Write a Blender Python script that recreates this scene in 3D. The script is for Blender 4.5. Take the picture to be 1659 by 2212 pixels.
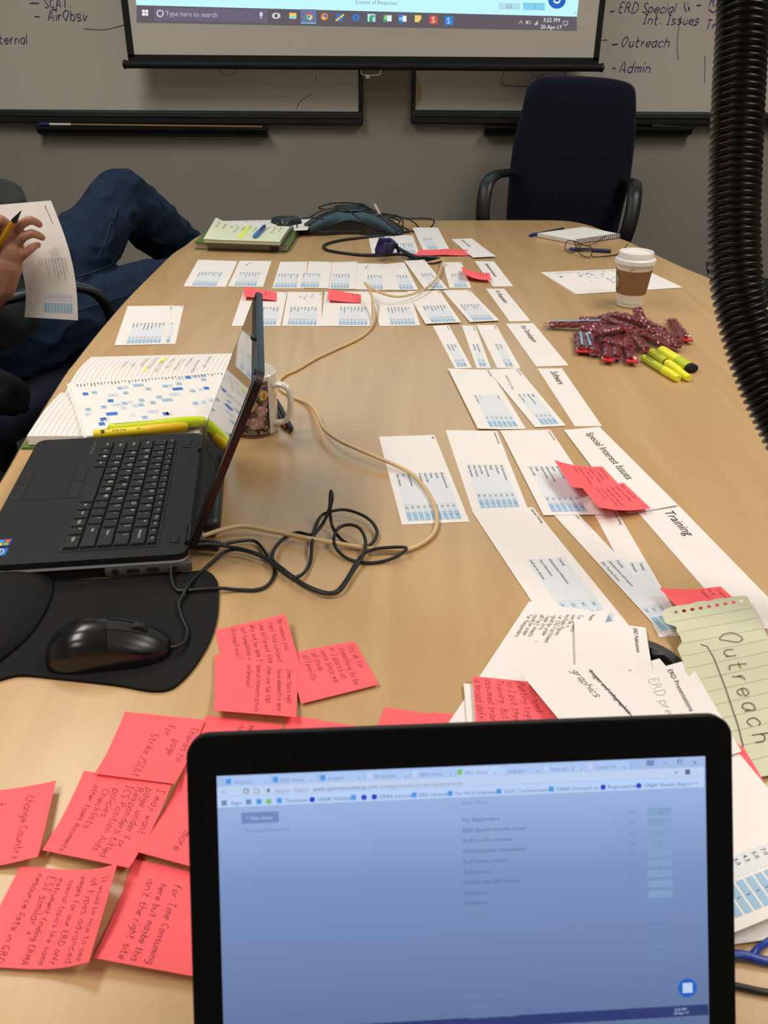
import bpy, bmesh, math, random
from mathutils import Vector, Matrix, noise
random.seed(7)
for _o in list(bpy.data.objects):
    bpy.data.objects.remove(_o, do_unlink=True)
SC = bpy.context.scene
COL = SC.collection
TZ = 0.74                      # height of the table top above the floor
PITCH, ROLL, CAMH, FPX = math.radians(29.0), 0.007, 0.55, 1850.0
IMW, IMH = 1659.0, 2212.0

# ------------------------------------------------------------------ camera
_F = Vector((0, math.cos(PITCH), -math.sin(PITCH)))
_R0 = Vector((1, 0, 0)); _U0 = _R0.cross(_F)
_R = _R0 * math.cos(ROLL) + _U0 * math.sin(ROLL)
_U = _U0 * math.cos(ROLL) - _R0 * math.sin(ROLL)
CAMP = Vector((0, 0, TZ + CAMH))
cd = bpy.data.cameras.new('camera'); cam = bpy.data.objects.new('camera', cd); COL.objects.link(cam)
cd.sensor_fit = 'VERTICAL'; cd.sensor_height = 24.0; cd.lens = FPX / IMH * 24.0
cd.clip_start = 0.02; cd.clip_end = 50
m = Matrix((( _R.x, _U.x, -_F.x, CAMP.x), (_R.y, _U.y, -_F.y, CAMP.y), (_R.z, _U.z, -_F.z, CAMP.z), (0, 0, 0, 1)))
cam.matrix_world = m
cd.dof.use_dof = True; cd.dof.focus_distance = 1.7; cd.dof.aperture_fstop = 11.0
SC.camera = cam

# ------------------------------------------------------------------ world, lights, exposure
w = bpy.data.worlds.new('world'); SC.world = w; w.use_nodes = True
w.node_tree.nodes['Background'].inputs[0].default_value = (0.9, 0.95, 1.0, 1)
w.node_tree.nodes['Background'].inputs[1].default_value = 0.05
SC.view_settings.view_transform = 'Standard'; SC.view_settings.look = 'None'
SC.view_settings.gamma = 1.0; SC.view_settings.exposure = 0.0
SC.view_settings.use_curve_mapping = False
CEIL = 2.75
LIGHTS = [(-1.15, 0.35, 18.5), (1.35, 0.35, 18.5), (-1.15, 2.1, 16), (1.35, 2.1, 16), (-1.15, -1.6, 16.5), (1.35, -1.6, 16.5)]
LIGHT_COLOR = (1.0, 0.94, 0.865)
LIGHT_SPREAD = math.radians(135)
for lx, ly, pw in LIGHTS:
    ld = bpy.data.lights.new('troffer_lamp', 'AREA'); ld.shape = 'RECTANGLE'; ld.size = 0.56; ld.size_y = 1.12
    ld.energy = pw; ld.color = LIGHT_COLOR; ld.spread = LIGHT_SPREAD
    lo = bpy.data.objects.new('troffer_lamp', ld); COL.objects.link(lo); lo.location = (lx, ly, CEIL - 0.035)

# ------------------------------------------------------------------ pixel rays -> points of the room
def ray(px, py):
    return (_F * FPX + _R * (px - IMW / 2) - _U * (py - IMH / 2))
def P(px, py, z=0.0):          # point at height z over the table top
    d = ray(px, py); t = (z - CAMH) / d.z
    return CAMP + d * t
def W(px, py, Y):              # point at distance Y into the room
    d = ray(px, py); return CAMP + d * (Y / d.y)

# ------------------------------------------------------------------ materials
def lin(c):
    return tuple(((v / 255.0) / 12.92 if v / 255.0 <= 0.04045 else ((v / 255.0 + 0.055) / 1.055) ** 2.4) for v in c)
MATS = {}
def mat(name, rgb=(200, 200, 200), rough=0.6, metal=0.0, spec=0.5, coat=0.0, emit=None, estr=1.0, trans=0.0,
        noise_scale=None, noise_amt=0.1, bump=None, bump_scale=200, bump_dist=0.001, alpha=1.0, sheen=0.0, ior=None, stretch=None):
    if name in MATS: return MATS[name]
    mt = bpy.data.materials.new(name); mt.use_nodes = True
    nt = mt.node_tree; b = nt.nodes['Principled BSDF']
    c = lin(rgb)
    b.inputs['Base Color'].default_value = (*c, 1)
    b.inputs['Roughness'].default_value = rough; b.inputs['Metallic'].default_value = metal
    b.inputs['Specular IOR Level'].default_value = spec
    b.inputs['Coat Weight'].default_value = coat; b.inputs['Coat Roughness'].default_value = 0.08
    b.inputs['Transmission Weight'].default_value = trans
    b.inputs['Sheen Weight'].default_value = sheen
    b.inputs['Alpha'].default_value = alpha
    if ior: b.inputs['IOR'].default_value = ior
    if emit is not None:
        b.inputs['Emission Color'].default_value = (*lin(emit), 1); b.inputs['Emission Strength'].default_value = estr
    if noise_scale or bump:
        tc = nt.nodes.new('ShaderNodeTexCoord'); mp = nt.nodes.new('ShaderNodeMapping')
        nt.links.new(tc.outputs['Object'], mp.inputs['Vector'])
        if stretch: mp.inputs['Scale'].default_value = stretch
    if noise_scale:
        n = nt.nodes.new('ShaderNodeTexNoise'); n.inputs['Scale'].default_value = noise_scale; n.inputs['Detail'].default_value = 5
        nt.links.new(mp.outputs[0], n.inputs['Vector'])
        r = nt.nodes.new('ShaderNodeValToRGB')
        r.color_ramp.elements[0].position = 0.3; r.color_ramp.elements[1].position = 0.7
        r.color_ramp.elements[0].color = (*[v * (1 - noise_amt) for v in c], 1)
        r.color_ramp.elements[1].color = (*[min(1, v * (1 + noise_amt)) for v in c], 1)
        nt.links.new(n.outputs['Fac'], r.inputs[0]); nt.links.new(r.outputs[0], b.inputs['Base Color'])
    if bump:
        n2 = nt.nodes.new('ShaderNodeTexNoise'); n2.inputs['Scale'].default_value = bump_scale; n2.inputs['Detail'].default_value = 3
        nt.links.new(mp.outputs[0], n2.inputs['Vector'])
        bp = nt.nodes.new('ShaderNodeBump'); bp.inputs['Strength'].default_value = bump; bp.inputs['Distance'].default_value = bump_dist
        nt.links.new(n2.outputs['Fac'], bp.inputs['Height']); nt.links.new(bp.outputs[0], b.inputs['Normal'])
    MATS[name] = mt
    return mt

def wood_material():
    mt = bpy.data.materials.new('maple_laminate'); mt.use_nodes = True; nt = mt.node_tree; b = nt.nodes['Principled BSDF']
    tc = nt.nodes.new('ShaderNodeTexCoord'); mp = nt.nodes.new('ShaderNodeMapping'); mp.inputs['Scale'].default_value = (9, 0.8, 3)
    nt.links.new(tc.outputs['Object'], mp.inputs[0])
    n = nt.nodes.new('ShaderNodeTexNoise'); n.inputs['Scale'].default_value = 2.2; n.inputs['Detail'].default_value = 6; n.inputs['Distortion'].default_value = 0.9
    nt.links.new(mp.outputs[0], n.inputs['Vector'])
    r = nt.nodes.new('ShaderNodeValToRGB'); e = r.color_ramp.elements
    e[0].position = 0.28; e[0].color = (*lin((188, 152, 106)), 1); e[1].position = 0.72; e[1].color = (*lin((200, 166, 120)), 1)
    nt.links.new(n.outputs['Fac'], r.inputs[0])
    mp2 = nt.nodes.new('ShaderNodeMapping'); mp2.inputs['Scale'].default_value = (5.0, 2.2, 4); nt.links.new(tc.outputs['Object'], mp2.inputs[0])
    n2 = nt.nodes.new('ShaderNodeTexNoise'); n2.inputs['Scale'].default_value = 3.0; n2.inputs['Detail'].default_value = 8; n2.inputs['Roughness'].default_value = .62; n2.inputs['Distortion'].default_value = 1.6
    nt.links.new(mp2.outputs[0], n2.inputs['Vector'])
    r2 = nt.nodes.new('ShaderNodeValToRGB'); e2 = r2.color_ramp.elements
    e2[0].position = 0.495; e2[0].color = (1, 1, 1, 1); e2[1].position = 0.505; e2[1].color = (1, 1, 1, 1)
    x = e2.new(0.5); x.color = (0.90, 0.86, 0.82, 1)
    nt.links.new(n2.outputs['Fac'], r2.inputs[0])
    mx = nt.nodes.new('ShaderNodeMixRGB'); mx.blend_type = 'MULTIPLY'; mx.inputs[0].default_value = 0.8
    nt.links.new(r.outputs[0], mx.inputs[1]); nt.links.new(r2.outputs[0], mx.inputs[2]); nt.links.new(mx.outputs[0], b.inputs['Base Color'])
    b.inputs['Roughness'].default_value = 0.27; b.inputs['Specular IOR Level'].default_value = 0.5
    return mt

PAPER = mat('paper', (236, 230, 226), 0.85, spec=0.2)
INK = mat('printed_ink', (38, 38, 42), 0.8, spec=0.1)
GREYINK = mat('pencil_grey', (128, 126, 126), 0.8, spec=0.1)
PENINK = mat('pen_ink', (70, 44, 54), 0.7, spec=0.1)
BOXBLUE = mat('printed_blue', (160, 192, 218), 0.8, spec=0.15)
BOXBLUE2 = mat('printed_strong_blue', (66, 122, 205), 0.8, spec=0.15)
BOXPALE = mat('printed_pale_blue', (220, 223, 228), 0.85, spec=0.15)
BOXMID = mat('printed_mid_blue', (204, 216, 228), 0.85, spec=0.15)
STICKY = mat('coral_sticky_paper', (255, 106, 112), 0.8, spec=0.15)
BLACKP = mat('black_plastic', (20, 20, 21), 0.42)
BLACKM = mat('black_matte', (14, 14, 15), 0.75)
DARKG = mat('dark_grey_plastic', (42, 43, 45), 0.45)
STEEL = mat('brushed_metal', (170, 168, 165), 0.3, metal=1.0)
WHITEPL = mat('white_plastic', (238, 234, 230), 0.4)
GLASSY = mat('screen_glass', (6, 6, 7), 0.04, spec=0.6)
WOOD = wood_material()

# ------------------------------------------------------------------ mesh helpers
def catmull(pts, n=6, closed=False):
    pts = [Vector(p) for p in pts]; out = []; N = len(pts)
    rng = range(N if closed else N - 1)
    for i in rng:
        if closed: a, b, c, d = pts[i - 1], pts[i], pts[(i + 1) % N], pts[(i + 2) % N]
        else: a, b, c, d = pts[max(i - 1, 0)], pts[i], pts[i + 1], pts[min(i + 2, N - 1)]
        for k in range(n):
            t = k / n
            out.append(0.5 * ((2 * b) + (c - a) * t + (2 * a - 5 * b + 4 * c - d) * t * t + (3 * b - a - 3 * c + d) * t ** 3))
    if not closed: out.append(pts[-1].copy())
    return out

class MB:
    def __init__(s): s.v = []; s.f = []; s.m = []
    def add(s, vs, fs, mi=0):
        o = len(s.v); s.v += [Vector(v) for v in vs]
        for f in fs: s.f.append(tuple(i + o for i in f)); s.m.append(mi)
    def bm(s, b, M=None, mi=0):
        b.verts.index_update()
        s.add([(M @ v.co) if M else v.co.copy() for v in b.verts], [[v.index for v in f.verts] for f in b.faces], mi); b.free()
    def box(s, c, size, M=None, bevel=0.0, seg=2, mi=0):
        b = bmesh.new(); bmesh.ops.create_cube(b, size=1.0)
        for v in b.verts: v.co = Vector((v.co.x * size[0] + c[0], v.co.y * size[1] + c[1], v.co.z * size[2] + c[2]))
        if bevel > 0: bmesh.ops.bevel(b, geom=list(b.edges), offset=bevel, segments=seg, profile=0.5, affect='EDGES')
        s.bm(b, M, mi); return s
    def tube(s, pts, r, seg=8, closed=False, radii=None, M=None, mi=0, sx=1.0, sy=1.0, up=None):
        pts = [Vector(p) for p in pts]; N = len(pts); vs = []; fs = []
        t0 = (pts[1] - pts[0]).normalized()
        nrm = Vector(up) if up else (Vector((0, 0, 1)) if abs(t0.z) < 0.9 else Vector((1, 0, 0)))
        for i in range(N):
            if closed: t = (pts[(i + 1) % N] - pts[i - 1])
            else: t = pts[min(i + 1, N - 1)] - pts[max(i - 1, 0)]
            t = t.normalized() if t.length > 1e-9 else t0
            nrm = (nrm - t * nrm.dot(t))
            nrm = nrm.normalized() if nrm.length > 1e-6 else t.orthogonal().normalized()
            bn = t.cross(nrm); rr = radii[i] if radii else r
            for k in range(seg):
                a = 2 * math.pi * k / seg
                vs.append(pts[i] + (nrm * math.cos(a) * sy + bn * math.sin(a) * sx) * rr)
        for i in range(N if closed else N - 1):
            for k in range(seg):
                a = i * seg + k; b = i * seg + (k + 1) % seg; j = ((i + 1) % N) * seg
                fs.append((a, b, j + (k + 1) % seg, j + k))
        if not closed:
            fs.append(tuple(range(seg - 1, -1, -1))); fs.append(tuple((N - 1) * seg + k for k in range(seg)))
        if M: vs = [M @ v for v in vs]
        s.add(vs, fs, mi); return s
    def lathe(s, prof, M=None, seg=32, mi=0, cap0=True, cap1=True):
        vs = []; fs = []; N = len(prof)
        for r, z in prof:
            for k in range(seg):
                a = 2 * math.pi * k / seg; vs.append(Vector((r * math.cos(a), r * math.sin(a), z)))
        for i in range(N - 1):
            for k in range(seg):
                k2 = (k + 1) % seg; fs.append((i * seg + k, i * seg + k2, (i + 1) * seg + k2, (i + 1) * seg + k))
        if cap0: fs.append(tuple(range(seg - 1, -1, -1)))
        if cap1: fs.append(tuple((N - 1) * seg + k for k in range(seg)))
        if M: vs = [M @ v for v in vs]
        s.add(vs, fs, mi); return s
    def prism(s, poly, z0, z1, M=None, mi=0):
        n = len(poly); vs = [Vector((p[0], p[1], z0)) for p in poly] + [Vector((p[0], p[1], z1)) for p in poly]
        a = sum(poly[i][0] * poly[(i + 1) % n][1] - poly[(i + 1) % n][0] * poly[i][1] for i in range(n))
        fs = [tuple(range(n - 1, -1, -1)), tuple(range(n, 2 * n))] + [(i, (i + 1) % n, n + (i + 1) % n, n + i) for i in range(n)]
        if a < 0: fs = [tuple(reversed(f)) for f in fs]
        if M: vs = [M @ v for v in vs]
        s.add(vs, fs, mi); return s
    def quad(s, a, b, c, d, mi=0): s.add([a, b, c, d], [(0, 1, 2, 3)], mi); return s

def tag(o, label=None, cat=None, group=None, kind=None):
    if label: o['label'] = label
    if cat: o['category'] = cat
    if group: o['group'] = group
    if kind: o['kind'] = kind
    return o
def link(name, me, mats, parent=None, smooth=None):
    if not isinstance(mats, (list, tuple)): mats = [mats]
    for x in mats: me.materials.append(x)
    o = bpy.data.objects.new(name, me); COL.objects.link(o)
    if parent is not None: o.parent = parent
    if smooth is not None:
        me.polygons.foreach_set('use_smooth', [True] * len(me.polygons))
        if smooth < 180: me.set_sharp_from_angle(angle=math.radians(smooth))
    return o
def wloc(o):
    v = Vector((0, 0, 0))
    while o is not None: v = v + o.location; o = o.parent
    return v
STUFFN = ('print', 'handwriting')
def build(name, mb, mats, parent=None, smooth=None, local=False, base=None):
    """one mesh object; vertices are given in world space unless local"""
    off = Vector((0, 0, 0))
    if not local:
        if parent is not None: off = wloc(parent)
        if base is not None: off = Vector(base)
    me = bpy.data.meshes.new(name)
    me.from_pydata([tuple(v - off) for v in mb.v], [], mb.f)
    me.polygons.foreach_set('material_index', mb.m)
    me.update()
    o = link(name, me, mats, parent, smooth)
    if name in STUFFN: o['kind'] = 'stuff'
    if parent is None and not local: o.location = off
    elif parent is not None and base is not None and not local: o.location = off - wloc(parent)
    return o
def empty(name, loc, label=None, cat=None, group=None, kind=None, rz=0.0):
    o = bpy.data.objects.new(name, None); COL.objects.link(o); o.location = loc; o.rotation_euler = (0, 0, rz)
    o.empty_display_size = 0.05
    return tag(o, label, cat, group, kind)
def rrect(w, h, r, n=5, cx=0, cy=0):
    out = []
    for sx, sy, a0 in ((1, 1, 0), (-1, 1, 90), (-1, -1, 180), (1, -1, 270)):
        for k in range(n + 1):
            a = math.radians(a0 + 90 * k / n)
            out.append((cx + sx * (w / 2 - r) + r * math.cos(a), cy + sy * (h / 2 - r) + r * math.sin(a)))
    return out
def frame(o, ex, ey, ez):
    return Matrix(((ex[0], ey[0], ez[0], o[0]), (ex[1], ey[1], ez[1], o[1]), (ex[2], ey[2], ez[2], o[2]), (0, 0, 0, 1)))
def blob(segs, voxel, smooth_it=6, wr=0.0, wscale=20.0, ridged=False):
    """tapered capsules fused into one continuous surface"""
    mb = MB()
    for p0, r0, p1, r1 in segs:
        p0 = Vector(p0); p1 = Vector(p1); d = p1 - p0; L = d.length
        t = d.normalized() if L > 1e-6 else Vector((0, 0, 1))
        pts = []; rad = []
        for k in range(5):
            a = math.pi / 2 * k / 4
            pts.append(p0 - t * r0 * math.cos(a) * 0.999); rad.append(max(r0 * math.sin(a), r0 * 0.05))
        for k in range(1, 4): pts.append(p0 + d * k / 4); rad.append(r0 + (r1 - r0) * k / 4)
        for k in range(4, -1, -1):
            a = math.pi / 2 * k / 4
            pts.append(p1 + t * r1 * math.cos(a) * 0.999); rad.append(max(r1 * math.sin(a), r1 * 0.05))
        mb.tube(pts, 1, 12, radii=rad)
    me = bpy.data.meshes.new('tmp'); me.from_pydata([tuple(v) for v in mb.v], [], mb.f); me.update()
    o = bpy.data.objects.new('tmp', me); COL.objects.link(o)
    r = o.modifiers.new('r', 'REMESH'); r.mode = 'VOXEL'; r.voxel_size = voxel
    s = o.modifiers.new('s', 'SMOOTH'); s.factor = 0.5; s.iterations = smooth_it
    dg = bpy.context.evaluated_depsgraph_get(); res = bpy.data.meshes.new_from_object(o.evaluated_get(dg))
    bpy.data.objects.remove(o, do_unlink=True); bpy.data.meshes.remove(me)
    if wr > 0:
        ns = [v.normal.copy() for v in res.vertices]
        for v, n in zip(res.vertices, ns):
            q = v.co * wscale
            v.co += n * wr * (1.8 * (1 - abs(noise.noise(q))) ** 4 - .8 + .4 * noise.noise(q * .4) if ridged else noise.noise(q) + 0.5 * noise.noise(q * 2.3))
    return res

# ------------------------------------------------------------------ print lettering (built-in font outlines) and handwriting strokes
GL = {}
def _gl_mesh(s):
    cu = bpy.data.curves.new('g', 'FONT'); cu.body = s; cu.size = 1.0; cu.resolution_u = 2
    o = bpy.data.objects.new('g', cu); COL.objects.link(o)
    dg = bpy.context.evaluated_depsgraph_get(); me = bpy.data.meshes.new_from_object(o.evaluated_get(dg))
    vs = [(v.co.x, v.co.y) for v in me.vertices]; fs = [tuple(p.vertices) for p in me.polygons]
    bpy.data.objects.remove(o, do_unlink=True); bpy.data.meshes.remove(me); bpy.data.curves.remove(cu)
    return vs, fs
_bar = None
def glyph(ch):
    global _bar
    if ch in GL: return GL[ch]
    if _bar is None: _bar = max(v[0] for v in _gl_mesh('|')[0])
    if ch == ' ': GL[ch] = ([], [], 0.30)
    else:
        vs, fs = _gl_mesh(ch); adv = max(v[0] for v in _gl_mesh(ch + '|')[0]) - _bar
        GL[ch] = (vs, fs, adv)
    return GL[ch]
def text2d(s, size, bold=0.0):
    vs = []; fs = []; x = 0.0
    for ch in s:
        gv, gf, adv = glyph(ch); o = len(vs)
        vs += [((x + a) * size, b * size) for a, b in gv]; fs += [tuple(i + o for i in f) for f in gf]
        x += adv
    return vs, fs, x * size
HW = {'a': '46261513223244 4642', 'b': '1912 15264543322213', 'c': '45361513223243', 'd': '4942 45361513223243', 'e': '144445361513223243',
 'f': '49392822 1636', 'g': '46413010 45361514233344', 'h': '1912 15264542', 'i': '1612 1819', 'j': '26211000 2829', 'k': '1912 4614 2442',
 'l': '1912', 'm': '1612 15263532 35465552', 'n': '1612 15264542', 'o': '261513223243453626', 'p': '1610 15264543322213', 'q': '4640 45361513223243',
 'r': '1612 142636', 's': '453616243443322212', 't': '29233242 1646', 'u': '1613223243 4642', 'v': '162246', 'w': '1622354256', 'x': '1642 4612',
 'y': '1634 4610', 'z': '16461242', 'A': '123952 2444', 'B': '1912 1939473616 3645433212', 'C': '48391714233243', 'D': '1912 193957543212',
 'E': '49191242 1636', 'F': '491912 1636', 'G': '4839171423324434', 'H': '1912 4942 1646', 'I': '2922 1939 1232', 'J': '39332213', 'K': '1912 4915 2552',
 'L': '191242', 'M': '1219355952', 'N': '12194249', 'O': '391714233244574939', 'P': '1912 1939473616', 'R': '1912 1939473616 3652',
 'S': '48391817264443322213', 'T': '3932 1959', 'U': '1913224349', 'V': '193259', 'W': '1922364259', 'X': '1952 5912', 'Y': '193559 3532', 'Z': '19591252',
 '1': '2922', '2': '182939474512 42'.replace(' ', ''), '3': '19395736455432 12'.replace(' ', ''), '.': '2223', ',': '2211', '-': '1545', '+': '1545 3337',
 '/': '1149', '(': '39253 2'.replace(' ', ''), ')': '193512', "'": '1917', '"': '1917 2927', '?': '18293948352 4 2223'.split(' 4')[0] if False else '182939483524'}
def hand2d(s, size, jit=0.25, slant=0.12, rnd=None, adv_mul=1.0):
    rnd = rnd or random; x = 0.0; lines = []
    k = size / 7.0
    for ch in s:
        if ch == ' ': x += 3.2; continue
        g = HW.get(ch)
        if not g: x += 3; continue
        mx = 0
        for pl in g.split(' '):
            pts = []
            for i in range(0, len(pl) - 1, 2):
                a, b = int(pl[i]), int(pl[i + 1]); mx = max(mx, a)
                a += rnd.uniform(-jit, jit); b += rnd.uniform(-jit, jit) - 2
                pts.append(Vector(((x + a - 0.6 + b * slant) * k, b * k, 0)))
            if len(pts) >= 2: lines.append(catmull(pts, 3) if len(pts) > 2 else pts)
        x += (mx + 0.9) * adv_mul
    return lines, x * k
def ribbon2d(line, wd):
    vs = []; fs = []
    for i, p in enumerate(line):
        t = (line[min(i + 1, len(line) - 1)] - line[max(i - 1, 0)])
        t = t.normalized() if t.length > 1e-9 else Vector((1, 0, 0))
        n = Vector((-t.y, t.x, 0)) * wd / 2; vs += [(p.x + n.x, p.y + n.y), (p.x - n.x, p.y - n.y)]
    for i in range(len(line) - 1): fs.append((2 * i, 2 * i + 1, 2 * i + 3, 2 * i + 2))
    return vs, fs

class Surf:
    """a sheet: x runs far->near (reading direction), y runs left->right of the frame (up of the letters)"""
    def __init__(s, c, bend=None, free=False):
        s.c = [Vector(q) for q in c]; s.bend = bend; s.free = free
        s.L = ((s.c[2] - s.c[1]).length + (s.c[3] - s.c[0]).length) / 2
        s.W = ((s.c[1] - s.c[0]).length + (s.c[2] - s.c[3]).length) / 2
    def at(s, u, v, off=0.0):
        fl, fr, nr, nl = s.c
        p = (fl * (1 - u) + nl * u) * (1 - v) + (fr * (1 - u) + nr * u) * v
        z = s.bend(u, v) if s.bend else 0.0
        if s.free: return p + z - s.nrm * off
        p = p + Vector((0, 0, z)); p.z = max(p.z, TZ + 0.0006)
        return p + Vector((0, 0, off))
    def xy(s, x, y, off=0.0003): return s.at(x / s.L, y / s.W, off)
    def sheet(s, nu=2, nv=2, th=0.00025):
        mb = MB(); vs = []; fs = []
        for k, o in ((0, 0.0), (1, -th)):
            for i in range(nu + 1):
                for j in range(nv + 1): vs.append(s.at(i / nu, j / nv, o))
        n = (nu + 1) * (nv + 1); I = lambda i, j: i * (nv + 1) + j
        for i in range(nu):
            for j in range(nv):
                fs.append((I(i, j), I(i + 1, j), I(i + 1, j + 1), I(i, j + 1)))
                fs.append((n + I(i, j), n + I(i, j + 1), n + I(i + 1, j + 1), n + I(i + 1, j)))
        for i in range(nu):
            fs.append((I(i, 0), n + I(i, 0), n + I(i + 1, 0), I(i + 1, 0))); fs.append((I(i, nv), I(i + 1, nv), n + I(i + 1, nv), n + I(i, nv)))
        for j in range(nv):
            fs.append((I(0, j), I(0, j + 1), n + I(0, j + 1), n + I(0, j))); fs.append((I(nu, j), n + I(nu, j), n + I(nu, j + 1), I(nu, j + 1)))
        mb.add(vs, fs); return mb
    def flat(s, mb, vs, fs, mi, off=0.0003): mb.add([s.xy(a, b, off) for a, b in vs], fs, mi)
    def text(s, mb, st, x, y, size, mi=0, off=0.0004, rot=0.0):
        vs, fs, wd = text2d(st, size); c, n = math.cos(rot), math.sin(rot)
        s.flat(mb, [(x + a * c - b * n, y + a * n + b * c) for a, b in vs], fs, mi, off); return wd
    def hand(s, mb, st, x, y, size, mi=0, wd=0.0005, off=0.0004, rot=0.0, rnd=None, jit=0.25, adv=1.0, slant=0.12):
        ls, tot = hand2d(st, size, jit, slant, rnd, adv); c, n = math.cos(rot), math.sin(rot)
        for l in ls:
            vs, fs = ribbon2d(l, wd); s.flat(mb, [(x + a * c - b * n, y + a * n + b * c) for a, b in vs], fs, mi, off)
        return tot
    def rect(s, mb, x0, x1, y0, y1, mi, off=0.0002, n=1):
        for k in range(n):
            a = x0 + (x1 - x0) * k / n; b = x0 + (x1 - x0) * (k + 1) / n
            mb.quad(s.xy(a, y0, off), s.xy(b, y0, off), s.xy(b, y1, off), s.xy(a, y1, off), mi)
    def line(s, mb, pts, wd, mi, off=0.0004):
        vs, fs = ribbon2d([Vector((p[0], p[1], 0)) for p in pts], wd); s.flat(mb, vs, fs, mi, off)
PRINTM = [INK, BOXBLUE, BOXPALE, BOXMID, GREYINK, PENINK, BOXBLUE2]
# ================================================================== THE SETTING
WY = 3.75
XL, XR, YB = -2.7, 2.9, -2.8
WALLM = mat('taupe_wall_paint', (168, 164, 154), 0.9, spec=0.2, noise_scale=3.0, noise_amt=0.03, bump=0.15, bump_scale=350, bump_dist=0.0008)
WALL2 = mat('off_white_wall_paint', (190, 184, 174), 0.9, spec=0.2)
CARPET = mat('dark_carpet', (62, 60, 60), 0.95, spec=0.1, noise_scale=60, noise_amt=0.3, bump=0.6, bump_scale=500, bump_dist=0.003)
CEILM = mat('ceiling_tile_white', (214, 210, 202), 0.9, spec=0.1, noise_scale=80, noise_amt=0.05)
def slab(name, c, s, m):
    mb = MB().box(c, s); o = build(name, mb, m, base=c); tag(o, kind='structure'); return o
slab('floor', (0.1, 0.475, -0.05), (5.8, 6.75, 0.1), CARPET)
slab('ceiling', (0.1, 0.475, CEIL + 0.05), (5.8, 6.75, 0.1), CEILM)
slab('wall_back', (0.1, WY + 0.05, CEIL / 2), (5.8, 0.1, CEIL), WALLM)
slab('wall_left', (XL - 0.05, 0.475, CEIL / 2), (0.1, 6.55, CEIL), WALL2)
slab('wall_right', (XR + 0.05, 0.475, CEIL / 2), (0.1, 6.55, CEIL), WALL2)
slab('wall_behind', (0.1, YB - 0.05, CEIL / 2), (5.8, 0.1, CEIL), WALL2)
slab('baseboard_back', (0.1, WY - 0.007, 0.05), (5.6, 0.014, 0.1), mat('black_rubber_base', (30, 29, 28), 0.6))
# ceiling troffers
FRM = mat('lamp_frame_white', (225, 223, 218), 0.5)
DIF = mat('lamp_diffuser', (240, 236, 228), 0.6, emit=(255, 240, 220), estr=0.6)
for i, (lx, ly, pw) in enumerate(LIGHTS):
    ab = 'above the near end of the table' if 0 < ly < 1 else ('above the far end of the table' if ly > 1 else 'behind the camera')
    sd = 'left' if lx < 0 else 'right'
    r = empty('ceiling_light', (lx, ly, CEIL), 'rectangular fluorescent ceiling light, %s one %s' % (sd, ab), 'ceiling light', 'ceiling lights')
    mb = MB()
    for cx, cy, sx, sy in ((-.3, 0, .03, 1.22), (.3, 0, .03, 1.22), (0, -.595, .57, .03), (0, .595, .57, .03)): mb.box((cx, cy, -.012), (sx, sy, .024), bevel=.002)
    build('frame', mb, FRM, r, local=True)
    mb = MB(); mb.box((0, 0, -0.004), (.57, 1.16, .008)); build('diffuser', mb, DIF, r, local=True)

# ------------------------------------------------------------------ whiteboards
WBM = mat('whiteboard_enamel', (222, 218, 208), 0.22, spec=0.5)
WBF = mat('whiteboard_dark_frame', (34, 33, 31), 0.5)
MARK = mat('navy_marker_ink', (52, 54, 124), 0.6, spec=0.2)
MARK2 = mat('faded_marker_ink', (105, 100, 96), 0.6, spec=0.2)
BY = WY - 0.02
def wx(px, py, Y=BY): return W(px, py, Y).x
def wz(px, py, Y=BY): return W(px, py, Y).z
def whiteboard(name, label, x0, x1, z0, z1, inner):
    r = empty(name, ((x0 + x1) / 2, WY - .01, z0), label, 'whiteboard')
    mb = MB().box(((x0 + x1) / 2, WY - 0.010, (z0 + z1) / 2), (x1 - x0 - .01, 0.018, z1 - z0 - .01)); build('panel', mb, WBM, r)
    mb = MB()
    for xx in (x0, x1): mb.box((xx, WY - .014, (z0 + z1) / 2), (.017, .028, z1 - z0), bevel=.004)
    mb.box(((x0 + x1) / 2, WY - .014, z1), (x1 - x0 + .017, .028, .017), bevel=.004)
    build('frame', mb, WBF, r, smooth=40)
    mb = MB().box(((x0 + x1) / 2, WY - .02, z0 + .012), (x1 - x0 + .018, .04, .05), bevel=.008, seg=3)
    mb.box(((x0 + x1) / 2, WY - .042, z0 + .018), (x1 - x0, .006, .008), bevel=.002)
    build('bottom_rail', mb, WBF, r, smooth=40)
    return r
zb = W(400, 268, BY).z; zb2 = W(1200, 269, BY).z; ztop = zb + 1.2
wbl = whiteboard('whiteboard', 'whiteboard with dark frame, left of the two behind the projection screen', -2.55, wx(779, 200), zb + .012, ztop, 1)
wbr = whiteboard('whiteboard', 'whiteboard with dark frame behind the navy chair, right of the two', wx(893, 200), 2.7, zb2 + .012, ztop, -1)
class WallSurf:
    def __init__(s, Y): s.Y = Y
    def sc(s, px, py): return (W(px + 10, py, s.Y) - W(px, py, s.Y)).length / 10
def wall_write(mb, st, px, py, hpx, mi=0, wd=1.6, seed=1, adv=1.0, jit=.3, Y=WY - 0.0205, slope=0.0):
    rnd = random.Random(seed); k = WallSurf(Y).sc(px, py); o = W(px, py, Y)
    ls, tot = hand2d(st, hpx * k, jit, .15, rnd, adv)
    for l in ls:
        vs, fs = ribbon2d(l, wd * k); mb.add([(o.x + a, Y, o.z + b - a * slope) for a, b in vs], fs, mi)
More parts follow.
